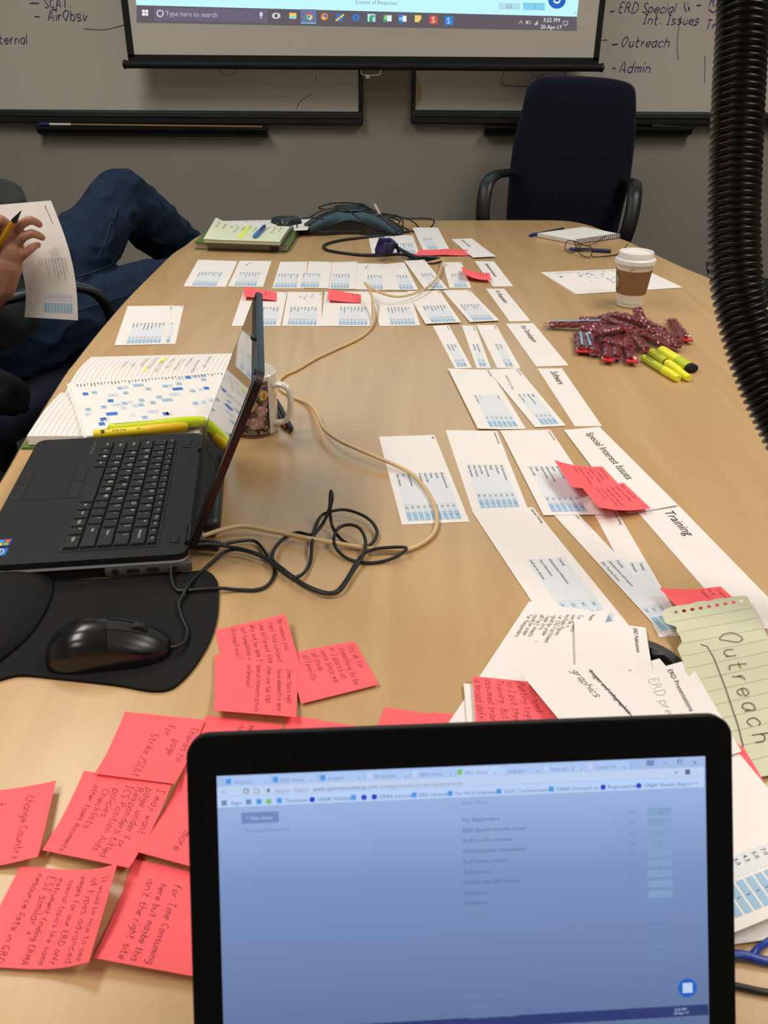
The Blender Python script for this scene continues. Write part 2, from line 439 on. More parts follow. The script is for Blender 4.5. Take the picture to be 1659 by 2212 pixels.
def wall_line(mb, pts, wd=1.2, mi=1, Y=WY - 0.0205):
    k = WallSurf(Y).sc(*pts[0]); q = [W(a, b, Y) for a, b in pts]; q = catmull(q, 5) if len(q) > 2 else q
    vs, fs = ribbon2d([Vector((p.x, p.z, 0)) for p in q], wd * k); mb.add([(a, Y, b) for a, b in vs], fs, mi)
mb = MB()
wall_write(mb, 'SCAT.', 96, 17, 17, seed=2); wall_line(mb, [(64, 7), (84, 7)], 2, 0); wall_line(mb, [(112, 21), (124, 20)], 2, 0)
wall_write(mb, 'AirObsv', 104, 44, 19, seed=3); wall_line(mb, [(74, 36), (86, 36)], 2, 0)
wall_write(mb, 'Internal', -26, 94, 18, seed=4)
wall_line(mb, [(180, 62), (225, 64), (268, 54)]); wall_line(mb, [(472, 152), (485, 161), (500, 160), (512, 148)])
wall_line(mb, [(640, 235), (650, 218), (676, 202)]); wall_line(mb, [(683, 160), (683, 175)])
build('handwriting', mb, [MARK, MARK2], wbl)
mb = MB()
for t, x, y, h, sd in (('ERD Special', 1336, 27, 18, 5), ('Int. Issues', 1388, 52, 18, 6), ('Outreach', 1341, 101, 19, 7), ('Admin', 1337, 157, 21, 8), ('Re', 1531, 14, 18, 9), ('Training', 1522, 63, 18, 10)):
    wall_write(mb, t, x, y, h, seed=sd)
for a in ([(1318, 25), (1328, 24)], [(1322, 97), (1335, 95)], [(1323, 148), (1330, 147)], [(1505, 12), (1515, 11)], [(1497, 55), (1504, 54)]): wall_line(mb, a, 2.2, 0)
wall_line(mb, [(1478, 10), (1480, 20), (1484, 25)], 1.6, 0); wall_line(mb, [(1488, 22), (1488, 14), (1490, 24)], 1.6, 0); wall_line(mb, [(1479, 5), (1479, 9)], 1.6, 0); wall_line(mb, [(1486, 5), (1486, 9)], 1.6, 0)
wall_line(mb, [(1531, 20), (1540, 27), (1548, 22), (1556, 28)], 2.0, 0)
wall_line(mb, [(1472, 35), (1465, 70), (1463, 105), (1466, 130)]); wall_line(mb, [(1523, 120), (1522, 180)])
wall_line(mb, [(1090, 150), (1086, 165), (1085, 182), (1100, 185), (1140, 187)], 1.6); wall_line(mb, [(1143, 152), (1150, 163), (1163, 166), (1178, 158)], 1.4)
wall_line(mb, [(1300, 87), (1312, 86)], 1.4); wall_line(mb, [(1220, 148), (1220, 160)], 1.4)
build('handwriting', mb, [MARK, MARK2], wbr)
# pale round sticker half hidden by the frame
c = W(899, 200, WY - .021); mb = MB()
vs = [Vector((c.x, WY - .0215, c.z))] + [Vector((c.x + .021 * math.cos(a), WY - .0215, c.z + .047 * math.sin(a))) for a in [math.radians(-90 + 180 * k / 14) for k in range(15)]]
mb.add(vs, [(0, k, k + 1) for k in range(1, 15)]); build('yellowed_sticker', mb, mat('yellowed_tape', (196, 182, 128), 0.6), wbr)

# pen trays
def pen_tray(label, x0, x1, zt):
    mb = MB()
    prof = [(0, 0), (0, -.035), (-.045, -.022), (-.058, -.004), (-.058, .004), (-.052, .004), (-.050, -.004), (-.012, -.012), (-.008, 0)]
    n = len(prof); vs = []
    for xx in (x0, x1):
        for a, b in prof: vs.append(Vector((xx, WY - .0005 + a, zt + b)))
    fs = [tuple(range(n)), tuple(range(2 * n - 1, n - 1, -1))] + [(i, i + n, (i + 1) % n + n, (i + 1) % n) for i in range(n)]
    mb.add(vs, fs)
    o = build('pen_tray', mb, BLACKP, base=((x0 + x1) / 2, WY, zt)); tag(o, label, 'pen tray', 'pen trays'); return o
zt = W(330, 277, WY - .05).z
pen_tray('long black pen tray on the wall holding a pointer stick', wx(85, 275), wx(578, 285), zt)
pen_tray('black pen tray on the wall, partly hidden by the navy chair', wx(1047, 280), wx(1490, 280), W(1400, 277, WY - .05).z)
r = empty('pointer_stick', W(330, 272, WY - .045), 'thin wooden pointer stick with white and blue tip lying on the pen tray', 'pointer')
a = W(86, 272, WY - .05); a.z = zt + .012; b = W(572, 277, WY - .05); b.z = zt + .008
def lp(t): return a.lerp(b, t)
build('tip', MB().tube([lp(0), lp(.045)], .0075, 10), mat('pointer_blue', (36, 48, 110), .5), r, smooth=40)
build('sleeve', MB().tube([lp(.045), lp(.14)], .0050, 10), WHITEPL, r, smooth=40)
build('rod', MB().tube([lp(.14), lp(.99)], .0042, 10), mat('pointer_wood', (150, 118, 84), .5), r, smooth=40)
build('marker_on_tray', MB(), BLACKM) if False else None
r = W(1450, 276, WY - .04)
mk = MB().tube([W(1408, 272, WY - .045), W(1485, 276, WY - .045), W(1490, 277, WY - .045), W(1498, 278, WY - .045)], 1, 10, radii=[.007, .007, .0045, .0045])
tag(build('whiteboard_marker', mk, BLACKP, base=r, smooth=40), 'black whiteboard marker lying at the right end of the pen tray', 'marker')

# ------------------------------------------------------------------ projection screen
YS = 3.60
SCRF = mat('projection_fabric', (226, 222, 214), 0.8, spec=0.1)
SBLK = mat('screen_black_border', (17, 17, 17), 0.7)
xl0, xl1 = W(277, 128, YS).x, W(291, 124, YS).x
xr1, xr0 = W(1281, 130, YS).x, W(1293, 134, YS).x
zb0 = W(780, 127, YS).z; zbar = W(780, 140, YS).z; zt1 = CEIL - .16
scr = empty('projection_screen', ((xl0 + xr0) / 2, YS, zbar), 'pull-down projection screen with black border showing a projected browser page', 'projection screen')
build('fabric', MB().box(((xl0 + xr0) / 2, YS, (zb0 + zt1) / 2), (xr0 - xl0, .002, zt1 - zb0)), SCRF, scr)
mb = MB()
for u, v in ((xl0, xl1), (xr1, xr0)): mb.box(((u + v) / 2, YS - .0015, (zb0 + zt1) / 2), (v - u, .0015, zt1 - zb0))
mb.box(((xl0 + xr0) / 2, YS - .0015, zb0 - .005), (xr0 - xl0, .0015, .028)); build('border', mb, SBLK, scr)
mb = MB().tube([(xl0 - .012, YS, zbar - .004), (xr0 + .012, YS, zbar - .004)], .0135, 14)
build('bottom_bar', mb, SBLK, scr, smooth=40)
for e, s in ((xl0 - .012, -1), (xr0 + .012, 1)):
    build('end_cap', MB().tube([(e, YS, zbar - .004), (e + s * .006, YS, zbar - .004), (e + s * .012, YS, zbar - .004)], 1, 12, radii=[.016, .016, .006]), BLACKP, scr, smooth=50)
build('roller_case', MB().box(((xl0 + xr0) / 2, YS + .03, CEIL - .085), (xr0 - xl0 + .1, .11, .12), bevel=.02), mat('case_white', (220, 218, 212), .5), scr, smooth=40)
hp = W(801, 155, YS - .006)
mb = MB().tube([Vector((hp.x + .036 * c_, YS - .004, hp.z + .012 * s_)) for c_, s_ in [(math.copysign(abs(math.cos(t)) ** .5, math.cos(t)), math.copysign(abs(math.sin(t)) ** .6, math.sin(t))) for t in [2 * math.pi * k / 28 for k in range(28)]]], .0022, 6, closed=True)
mb.box((hp.x - .012, YS - .004, hp.z - .017), (.014, .004, .012), bevel=.001)
build('pull_handle', mb, mat('clear_handle', (190, 184, 176), .15, spec=.8), scr, smooth=60)

# the projected picture: a thin layer of light just in front of the fabric
YI = YS - .0022
def em(name, rgb, st=1.0): return mat('projected_' + name, (60, 60, 60), 0.8, emit=rgb, estr=st, spec=0.0)
EM = [em('page', (170, 218, 236), 1.35), em('taskbar', (94, 87, 96), 1.0), em('search', (104, 97, 120)), em('white', (235, 238, 240)), em('grey', (120, 130, 140)), em('box_blue', (128, 208, 236)),
      em('button_blue', (22, 96, 190)), em('yellow', (240, 206, 110)), em('green', (60, 160, 90)), em('red', (214, 86, 66)), em('orange', (236, 130, 40)), em('blue', (40, 130, 220)), em('pale', (180, 222, 236)), em('gap', (108, 118, 160)), em('soft', (190, 185, 195))]
pm = MB()
def pq(pts, mi, d=0.0): pm.add([W(x, y, YI - d) for x, y in pts], [tuple(range(len(pts)))], mi)
def prct(x0, y0, x1, y1, mi, d=.0004):
    s = lambda x, y: (x, y + (x - (x0 + x1) / 2) * .022)
    pq([s(x0, y1), s(x1, y1), s(x1, y0), s(x0, y0)], mi, d)
def pdisc(x, y, r_, mi, d=.0004, n=18, a0=0, a1=360):
    if a1 - a0 >= 360: pq([(x + r_ * math.cos(2 * math.pi * k / n), y - r_ * math.sin(2 * math.pi * k / n)) for k in range(n)], mi, d)
    else: pq([(x, y)] + [(x + r_ * math.cos(math.radians(a0 + (a1 - a0) * k / n)), y - r_ * math.sin(math.radians(a0 + (a1 - a0) * k / n))) for k in range(n + 1)], mi, d)
def ptext(st, x, y, h, mi, d=.0006):
    k = WallSurf(YI).sc(x, y); o = W(x, y, YI - d); vs, fs, _ = text2d(st, h * k)
    pm.add([(o.x + a, YI - d, o.z + b - a * .02) for a, b in vs], fs, mi)
TL_ = W(286, -300, YI); 
zt_im = zt1 - .12
lo_l, lo_r = W(295, 11, YI), W(1246, 36, YI)
pm.add([lo_l, lo_r, Vector((lo_r.x + .012, YI, zt_im)), Vector((lo_l.x - .02, YI, zt_im))], [(0, 1, 2, 3)], 0)
pq([(295, 48), (1246, 66), (1246, 36), (295, 11)], 1)
prct(333, 18, 578, 47, 2)
for dx, dy in ((-4, -4), (3, -4), (-4, 3), (3, 3)): prct(314 + dx - 3, 28 + dy - 3, 314 + dx + 3, 28 + dy + 3, 3)
pdisc(346, 29, 8, 3); pdisc(346, 29, 5.5, 2, .0008)
ptext('Type here to search', 358, 34, 13.5, 14)
prct(561, 26, 567, 35, 3); prct(563, 35, 565, 41, 3)
prct(591, 28, 602, 40, 3); prct(593, 30, 600, 38, 1, .0008); prct(588, 30, 590, 38, 3); prct(603, 30, 605, 38, 3)
prct(625, 28, 640, 40, 7); prct(627, 35, 638, 41, 5, .0008)
prct(650, 20, 683, 51, 13, .0003); prct(650, 49, 683, 51, 5, .0008)
pdisc(667, 36, 8, 9, .0005, 8, 30, 150); pdisc(667, 36, 8, 8, .0005, 8, 150, 270); pdisc(667, 36, 8, 7, .0005, 8, 270, 390); pdisc(667, 36, 4, 3, .0007); pdisc(667, 36, 3, 11, .0009)
pdisc(701, 36, 8, 10); pdisc(702, 35, 4, 11, .0008); pdisc(699, 39, 3, 7, .0009)
for xx in (734, 769): pdisc(xx, 38, 8, 11); pdisc(xx, 38, 4.5, 1, .0008); prct(xx - 7, 37, xx + 8, 39, 11, .001); prct(xx + 2, 40, xx + 9, 42, 1, .0004)
pq([(724, 44), (742, 30), (744, 33), (727, 46)], 7, .0014)
prct(794, 30, 811, 47, 12); prct(798, 36, 805, 47, 8, .0008); prct(801, 33, 809, 37, 8, .0008)
prct(828, 31, 838, 48, 8); prct(836, 33, 846, 46, 3, .0006); ptext('X', 829, 43, 11, 3, .001)
prct(861, 32, 872, 49, 11); prct(870, 34, 878, 47, 3, .0006); ptext('W', 861.5, 44, 9, 3, .001)
prct(896, 33, 910, 48, 7); pq([(904, 48), (910, 48), (910, 41)], 1, .0008)
prct(928, 34, 945, 52, 9); ptext('S', 932, 49, 16, 3, .001)
prct(961, 35, 979, 54, 11); ptext('S', 965, 51, 16, 3, .001)
pq([(1120, 51), (1122, 51), (1125, 47), (1128, 51), (1130, 51), (1125, 44)], 14, .0004)
prct(1136, 45, 1147, 52, 14); prct(1141, 46, 1146, 51, 1, .0008); pq([(1153, 54), (1162, 54), (1162, 44)], 14, .0004)
ptext('3:22 PM', 1173, 47, 11, 3); ptext('20-Apr-17', 1167, 62, 11, 3)
prct(1216, 45, 1227, 54, 14); prct(1217.5, 46.5, 1225.5, 52.5, 1, .0008); pq([(1221, 53), (1225, 53), (1221, 58)], 14, .0004)
ptext('Science of Response', 767, 8, 11, 4)
prct(1077, 6, 1124, 21, 12); ptext('3.0', 1092, 18, 11, 4); prct(1130, 6, 1177, 22, 5); ptext('1', 1152, 18, 11, 4, .001)
pdisc(1203, 0, 19, 6, .0005, 28); pdisc(1203, 0, 8, 3, .0008); pdisc(1203, -2, 6, 6, .001)
pq([(1239, 27), (1243, 27), (1241, 31)], 4, .0006)
for i_, t_ in enumerate(('Team Information', 'Technical Information', 'Outreach')):
    ptext(t_, 767, -22 - 30 * i_, 11, 4); prct(1130, -24 - 30 * i_, 1177, -8 - 30 * i_, 5)
build('projected_picture', pm, EM, scr)

# ------------------------------------------------------------------ conference table
LP = [P(*q) for q in ((500, 477), (472, 482), (449, 499), (419, 516), (400, 531), (374, 548), (343, 578), (289, 632), (256, 668), (211, 721), (160, 786), (140, 812), (60, 940), (0, 1044))]
LP += [Vector((-.505, .75, TZ)), Vector((-.465, .35, TZ)), Vector((-.43, .05, TZ)), Vector((-.38, -.06, TZ)), Vector((-.28, -.08, TZ))]
RP = [P(*q) for q in ((1000, 476), (1190, 476), (1253, 482), (1304, 498), (1339, 515), (1359, 523), (1468, 574.5), (1537, 603.4))]
RP += [Vector((.935, 1.9, TZ)), Vector((.965, 1.45, TZ)), Vector((.955, .9, TZ)), Vector((.90, .35, TZ)), Vector((.86, .05, TZ)), Vector((.80, -.05, TZ)), Vector((.70, -.08, TZ))]
LPs = [Vector((v.x, v.y, 0)) for v in catmull(LP, 5)]; RPs = [Vector((v.x, v.y, 0)) for v in catmull(RP, 5)]
SEAM = P(146, 804).y
table = empty('conference_table', (0.15, 1.5, 0), 'long boat-shaped maple laminate conference table with black edge, covered in papers', 'table')
GR_FAR, GR_NEAR = P(918, 563), P(1375, 1447)
GRR = 0.050
def half(far):
    if far: poly = [v for v in RPs if v.y > SEAM + .00003] + [Vector((.965, SEAM + .00003, 0))] + [Vector((P(146, 804).x, SEAM + .00003, 0))] + [v for v in reversed(LPs) if v.y > SEAM + .00003]
    else: poly = [v for v in LPs if v.y < SEAM - .00003]; poly = [Vector((P(146, 804).x, SEAM - .00003, 0))] + poly + [v for v in reversed(RPs) if v.y < SEAM - .00003] + [Vector((.965, SEAM - .00003, 0))]
    q = [(v.x, v.y) for v in poly]
    mb = MB().prism(q, TZ - .03, TZ)
    o = build('tabletop', mb, WOOD, table)
    # cut the round cable hole
    g = GR_FAR if far else GR_NEAR
    cm = MB().lathe([(GRR - .004, TZ - .1), (GRR - .004, TZ + .1)], Matrix.Translation((g.x, g.y, 0)), 40)
    co = build('cut', cm, WOOD); md = o.modifiers.new('b', 'BOOLEAN'); md.operation = 'DIFFERENCE'; md.object = co; md.solver = 'EXACT'
    dg = bpy.context.evaluated_depsgraph_get(); nm = bpy.data.meshes.new_from_object(o.evaluated_get(dg)); 
    md = None; o.modifiers.clear(); o.data = nm; nm.name = 'tabletop'
    bpy.data.objects.remove(co, do_unlink=True)
    # edge band
    n = len(poly); ctr = Vector((.15, 2.2 if far else .7, 0)); vs = []; fs = []
    for i in range(n):
        a, b = poly[i - 1], poly[(i + 1) % n]; t = (b - a).normalized(); nn = Vector((t.y, -t.x, 0))
        if nn.dot(poly[i] - ctr) < 0: nn = -nn
        if abs(poly[i].y - SEAM) < .002: nn = Vector((math.copysign(1, poly[i].x - .15), 0, 0))
        p = poly[i]; pi = p - nn * .001
        for q_, z in ((pi, TZ + .0002), (p + nn * .0035, TZ - .002), (p + nn * .0045, TZ - .010), (p + nn * .0035, TZ - .032), (pi, TZ - .033)): vs.append(Vector((q_.x, q_.y, z)))
    for i in range(n):
        j = (i + 1) % n
        if abs(poly[i].y - SEAM) < .002 and abs(poly[j].y - SEAM) < .002: continue
        for k in range(4): fs.append((i * 5 + k, j * 5 + k, j * 5 + k + 1, i * 5 + k + 1))
    eb = MB(); eb.add(vs, fs); build('edge_band', eb, mat('black_edge_band', (24, 24, 24), .5), table, smooth=50)
    # cable grommet
    gm = MB().lathe([(GRR - .010, TZ - .05), (GRR - .010, TZ + .0015), (GRR - .008, TZ + .0035), (GRR - .001, TZ + .0035), (GRR + .001, TZ + .0002), (GRR - .0045, TZ + .0002), (GRR - .0045, TZ - .05)],
                    Matrix.Translation((g.x, g.y, 0)), 40, cap0=False, cap1=False)
    if not far: gm.box((g.x + (GRR - .012) * math.cos(.75), g.y + (GRR - .012) * math.sin(.75), TZ - .001), (.012, .008, .006), bevel=.001)
    build('cable_grommet', gm, mat('grommet_grey', (44, 45, 47), .45), table, smooth=40)
    yy = 2.35 if far else .65
    pb = MB().box((.15, yy, .355), (.62, .07, .71), bevel=.004).box((.15, yy, .03), (.7, .5, .06), bevel=.01)
    build('pedestal', pb, BLACKM, table)
half(True); half(False)
# ================================================================== PAPER STRIPS
WORDS = ['For Responders', 'ERD Special Interest Issues', 'Stuff not for intranet', 'Administrative Information', 'Spill Science basics', 'References',
         'NOAA and Spill Science', 'Training', 'Outreach', 'Science of Spills', 'Team Information', 'Software', 'For Developers', 'Science of Response', 'Technical Information']
NUMS = ['4.0', '8.0', '10.0', '7.0', '5.0', '4.3', '3.0', '3.0', '2.0', '6.2', '1.0']
def lift(a, pw=2.0, side='n'):
    """paper curling up towards one side: n near, f far, l left, r right"""
    if side == 'n': return lambda u, v: a * u ** pw
    if side == 'f': return lambda u, v: a * (1 - u) ** pw
    if side == 'r': return lambda u, v: a * v ** pw
    return lambda u, v: a * (1 - v) ** pw
def corners(q, z): return [P(c[0], c[1], c[2] if len(c) > 2 else z) for c in q]
def paper_obj(name, label, cat, q, z, m, bend=None, nu=2, nv=2, group=None):
    s = Surf(corners(q, z), bend); ctr = (s.c[0] + s.c[2]) / 2
    o = build(name, s.sheet(nu, nv), m, base=(ctr.x, ctr.y, s.c[0].z), smooth=30)
    tag(o, label, cat, group); return o, s
def strip(label, q, title='', rows=None, n=7, z=0.0006, seed=0, scribble=None, bend=None, num='7', pitch=None, top=None, strong=False, fs=0.0045, tsize=0.0046):
    o, s = paper_obj('paper_strip', label, 'paper strip', q, z, PAPER, bend, 4 if bend else 2, 2, 'printed paper strips on the table')
    rnd = random.Random(seed * 31 + 5); mb = MB()
    if rows is None: rows = rnd.sample(WORDS, n)
    n = len(rows); Wd = s.W
    k = s.L / 0.279
    pitch = pitch or min(.0080, (Wd - .012) / (n + .2)); y = Wd - (top if top is not None else min(.010, Wd * .16))
    if title: s.text(mb, title, .006 * k, Wd - .0058, tsize, 0); s.text(mb, num, .072 * k, Wd - max(.008, Wd * .2), .003, 0)
    s.rect(mb, .132 * k, .2265 * k, y - pitch * n + pitch * .1, y + pitch * .1, 2, n=2)
    for i, w_ in enumerate(rows):
        yy = y - pitch * (i + 1)
        s.text(mb, w_, .134 * k, yy + pitch * .32, fs, 0)
        s.rect(mb, .2275 * k, .2445 * k, yy + pitch * .1, yy + pitch * .95, 3); s.text(mb, NUMS[(i + seed) % len(NUMS)], .2315 * k, yy + pitch * .3, fs * .95, 0)
        s.rect(mb, .2465 * k, .2705 * k, yy + pitch * .1, yy + pitch * .92, 1); s.text(mb, str(rnd.choice([1, 1, 1, 2, 3])) if i else '2%d' % rnd.randint(0, 9), .256 * k, yy + pitch * .3, fs * .95, 0)
    if scribble:
        for x, y_, st, sz in scribble: s.hand(mb, st, x * k, y_, sz, 4, .0005, rnd=rnd, jit=.5, rot=rnd.uniform(-.25, .1))
    build('print', mb, PRINTM, o); return o, s
def title_strip(text, label, q, z=0.0006, size=0.0185, x=.018, yf=.40, bend=None):
    o, s = paper_obj('title_strip', label, 'paper strip', q, z, PAPER, bend, 4 if bend else 2, 2, 'title strips at the right of the rows')
    mb = MB(); s.text(mb, text, x, s.W * yf, size, 0); build('print', mb, [mat('title_ink', (52, 54, 52), .8, spec=.1)], o); return o, s
SCR = lambda a, b: [(a, b, 'more here', .006), (a + .02, b - .008, 'team', .006)]
# farthest row
strip('small printed strip under the navy video plug, leftmost of the farthest row', [(795, 507.7), (847.5, 507.7), (866, 548.3), (803.8, 548.3)], 'Team', n=6, seed=1)
strip('small printed strip just right of the navy video plug in the farthest row', [(849.5, 508.3), (891.3, 507.7), (905.9, 547.6), (858, 546.6)], 'Jobs', n=5, seed=2)
strip('printed strip farthest from the camera, its near end touching coral sticky notes', [(891.3, 494.3), (945.9, 494), (971.9, 540), (913.5, 539.4)], 'Contacts', n=4, seed=3, z=.001, bend=lift(.004, 2, 'f'), top=.034)
title_strip('Stuff not for intranet', 'title strip with bold grey lettering, farthest of the title strips', [(975, 516.5), (1019, 514.8), (1071.3, 556.9), (1021.7, 559.3)], size=.0125, bend=lift(.004))
# second row, ten strips
R1 = [([(428, 561), (513.7, 564), (487.6, 619.6), (396, 618.4)], 'Science', 8, 'leftmost strip in the long row below the green books', .0006),
      ([(517.8, 563.4), (586.5, 563.6), (568, 619.6), (492, 618.4)], 'Maps', 7, 'second strip from left in the long row below the green books', .0006),
      ([(605.3, 565.8), (664.9, 564.8), (656.4, 622.7), (588.2, 622.7)], 'Links', 7, 'third strip from left in the long row below the green books', .0006),
      ([(666.8, 564.6), (718, 566), (709.5, 622.7), (656.4, 621.5)], 'Reports', 6, 'fourth strip from left in the long row below the green books', .0012),
      ([(718.4, 566.5), (773.4, 564.8), (768.5, 624.4), (710, 623.7)], 'Staff bios', 6, 'fifth strip from left in the long row below the green books', .0018),
      ([(773.6, 568.6), (830.6, 569.7), (837.2, 626.2), (764.3, 624.9)], 'Travel', 5, 'sixth strip in the long row, where the cream cable bends up', .0010),
      ([(829.8, 570.5), (873, 566.5), (904.3, 626.2), (837.2, 626.2)], 'Forms', 4, 'seventh strip in the long row, left of the far cable hole', .0016),
      ([(873.5, 563.3, .004), (916.8, 560.7, .005), (968, 624), (918, 625.4)], 'Procurement', 4, 'eighth strip in the long row, its far end lying on the cable hole', .0022),
      ([(956, 566.5), (996.4, 566), (1018.4, 621.7), (971, 621.7)], 'Leave', 4, 'last strip of the long row, half under a coral sticky note', .0006)]
for i, (q, t, n, lb, z) in enumerate(R1):
    strip('printed ' + lb, q, t, n=n, z=z, seed=10 + i, scribble=SCR(.02, .03) if i in (5, 1) else None, top=.026 if i in (0, 3) else (.018 if i in (1, 2, 4) else None))
title_strip('Administrative Information', 'title strip printed Administrative Information beside a curled coral note', [(1025.5, 563.9), (1067, 564.4), (1108.6, 618.2), (1065, 619)], size=0.0139, x=.03, yf=.42)
# third row
R2 = [([(525, 629.7), (620.3, 631), (605.3, 704), (500.4, 704)], 'Tools', 8, 'strip seen behind the tilted laptop lid, with a coral note on it', .0006),
      ([(622, 630.4), (695.7, 631), (694.3, 704.4), (609.4, 703.5)], 'Publications', 8, 'strip with pencil notes, right of the laptop lid in the middle row', .0006),
      ([(702, 630), (801, 630), (804, 704.4), (693, 704)], 'Job aids', 8, 'wide strip with a coral note at its far left corner', .0010),
      ([(802.7, 631.5), (885, 631.5), (908, 703), (820, 704.4)], 'Manuals', 7, 'strip crossed by the cream cable in the middle row', .0004),
      ([(879, 628.9), (949.4, 627.5), (996.4, 699), (919.4, 702.3)], 'Checklists', 7, 'strip just right of the cream cable in the middle row', .0010),
      ([(957, 627), (1015, 626.2), (1079, 695), (1015, 698.4)], 'Field guides', 6, 'strip beside the For Responders title strip', .0006)]
for i, (q, t, n, lb, z) in enumerate(R2):
    strip('printed ' + lb, q, t, n=n, z=z, seed=30 + i, scribble=[(.02, .06, 'is this it', .007), (.03, .045, 'for team', .007), (.04, .03, 'etc', .007)] if i == 1 else ([(.1, .04, 'also tools here', .006)] if i == 0 else None), bend=lift(.003) if i in (4, 5) else None)
title_strip('For Responders', 'title strip printed For Responders', [(1050, 623.6), (1089, 623.6), (1146, 693), (1101, 694.4)], size=0.0178)
# For Developers row
for i, (q, t, n, lb) in enumerate([([(935, 703.7), (969.4, 702), (1020, 794.9), (983, 796)], 'Web Updates', 3, 'leftmost narrow strip in the For Developers row'),
      ([(997.6, 702.5), (1026.8, 703.7), (1060.6, 795.4), (1029.7, 794.9)], 'Coding Standards', 2, 'narrowest strip, in the middle of the For Developers row'),
      ([(1029, 702), (1071.4, 701.6), (1125, 795.4), (1074.3, 794.9)], 'Build Process', 2, 'rightmost narrow strip in the For Developers row')]):
    strip('printed ' + lb, q, t, n=n, seed=40 + i, top=.011 if i == 2 else .007)
title_strip('For Developers', 'title strip printed For Developers', [(1092.9, 699.2), (1151.5, 698), (1228.6, 789.3), (1158.7, 791.7)], size=0.0182, yf=.45)
# Software row
strip('wide printed strip, left one in the Software row', [(967.5, 799), (1057.4, 798.5), (1136.3, 926.3), (1032, 929.4)], 'Software Manuals', rows=['Software', 'Administrative Information', 'Tools for Software', 'Training Events', 'Outreach', 'Science of Response'], seed=50, bend=lift(.003, 2, 'l'))
strip('narrow printed strip with pencil writing beside the Software title strip', [(1053.4, 798.5), (1119, 795.4), (1222.6, 919.5), (1155.8, 922.7)], 'Software Training', rows=['Training', 'Administrative Information', 'Team', 'Science of Response'], seed=51, z=.0014,
      scribble=[(.036, .022, 'could be in our team', .006)])
title_strip('Software', 'title strip printed Software', [(1161, 796), (1213.7, 795.4), (1300.5, 920.3), (1241.9, 921)], size=0.0191, yf=.42)
# Special Interest Issues row
strip('printed strip under the loop of the cream cable', [(818, 943.3), (938.4, 939.5), (1014.3, 1126.8), (868.4, 1133.6)], 'NDB', rows=['ERD Special Interest Issues', 'Outreach', 'Training', 'Science of Spills', 'For Responders', 'References', 'Technical Information', 'FAQ', 'Science of Response'], seed=60, top=.008)
strip('printed strip in the Special Interest Issues row, right of the cable loop', [(962.4, 929), (1073.4, 931), (1141, 1100.7), (1020.7, 1105)], 'Looking Historical Data', rows=['ERD Special Interest Issues', 'For Responders', 'Training', 'Stuff not for intranet', 'Science of Spills', 'Science of Response', 'Nautical Information'], seed=61, top=.010)
strip('printed strip partly covered by lifted coral notes', [(1080.6, 929.8), (1189, 928.5), (1311, 1111), (1174, 1113)], 'Shoreline Oil Data', rows=['Special Interest Issues', 'Outreach', 'Administrative Information', 'Technical Information', 'Training', 'Science of Spills'], seed=62, z=.0018, top=.022)
title_strip('Special Interest Issues', 'title strip printed Special Interest Issues', [(1217.7, 928.5), (1294.5, 924.3), (1464, 1093.5), (1356, 1110)], z=.0016, size=0.0187, yf=.50, bend=lift(.002, 2, 'r'))
# Training row
strip('large printed strip headed Internal Training', [(1019.4, 1104), (1151, 1095.6), (1358, 1350), (1190, 1362)], 'Internal Training', rows=['Training', 'Administrative Information', 'Team Information', 'Stuff not for intranet'], seed=70, pitch=.0118, top=.012, fs=.0051, tsize=.0056, z=.0012)
strip('narrow printed strip listing Outreach, lower of the two crossing strips', [(1279, 1101), (1331, 1101), (1489, 1372), (1424, 1376)], 'External Training', rows=['Training', 'Outreach'], seed=71, pitch=.0105, top=.003, fs=.0051, z=.0006, tsize=.0050)
strip('narrow printed strip listing ERD Training Events, crossing over another', [(1185, 1100), (1235, 1096), (1490, 1364), (1436, 1374)], 'Training Scan', rows=['Training', 'Administrative Information', 'ERD Training Events'], seed=72, pitch=.0094, top=.002, fs=.0051, z=.0012, tsize=.0050)
title_strip('Training', 'title strip printed Training', [(1372, 1100), (1466, 1092), (1714, 1346), (1606, 1368)], size=0.0198, x=.012, yf=.55)
# card pair at the left
strip('printed strip beneath another on the left side of the table', [(300, 661), (397, 660.6), (379, 742.5), (280, 744)], 'New', rows=['Other'], seed=80, pitch=.010, top=.012)
strip('printed strip lying alone on the left side of the table, above the open notebook', [(275.8, 661), (375, 660), (352, 743.5), (247, 745.9)], 'Response tools', n=9, seed=81, z=.0012, top=.006)

# ================================================================== STICKY NOTES
def sticky(label, q, z=0.001, bend=None, lines=(), seed=0, hs=.0054, x0=.007, dy=.0098, y0=.010, n=6, ink=PENINK, wd=.00036):
    o, s = paper_obj('sticky_note', label, 'sticky note', q, z, STICKY, bend, n, n, 'coral sticky notes')
    mb = MB(); rnd = random.Random(seed)
    for i, st in enumerate(lines):
        if st:
            x = x0 + rnd.uniform(-.002, .002)
            ls, tot = hand2d(st, hs, .3, .1, random.Random(seed + i)); k = min(1.0, (s.L - x - .002) / max(tot, 1e-4))
            s.hand(mb, st, x, s.W - y0 - dy * i, hs * k, 0, wd, rnd=random.Random(seed + i), jit=.3, rot=rnd.uniform(-.04, .02))
    if mb.v: build('handwriting', mb, [ink], o)
    return o, s
TH = .00035
sticky('coral note half under the far cable hole', [(871, 549), (912, 548), (905, 553), (867.5, 553)], .001, None, ['for'], 1)
sticky('coral note touching the near end of the farthest strip', [(905.3, 539.4), (972, 540), (962, 553.4), (898, 551)], .0016, lift(.004, 2, 'r'), ['team', 'data info'], 2)
sticky('coral note between the farthest strip and the farthest title strip', [(967, 541), (1010.8, 539.4), (1021, 551.7), (958, 552.8)], .0022, lift(.003, 2, 'l'), ['where does', 'this go', 'team'], 3)
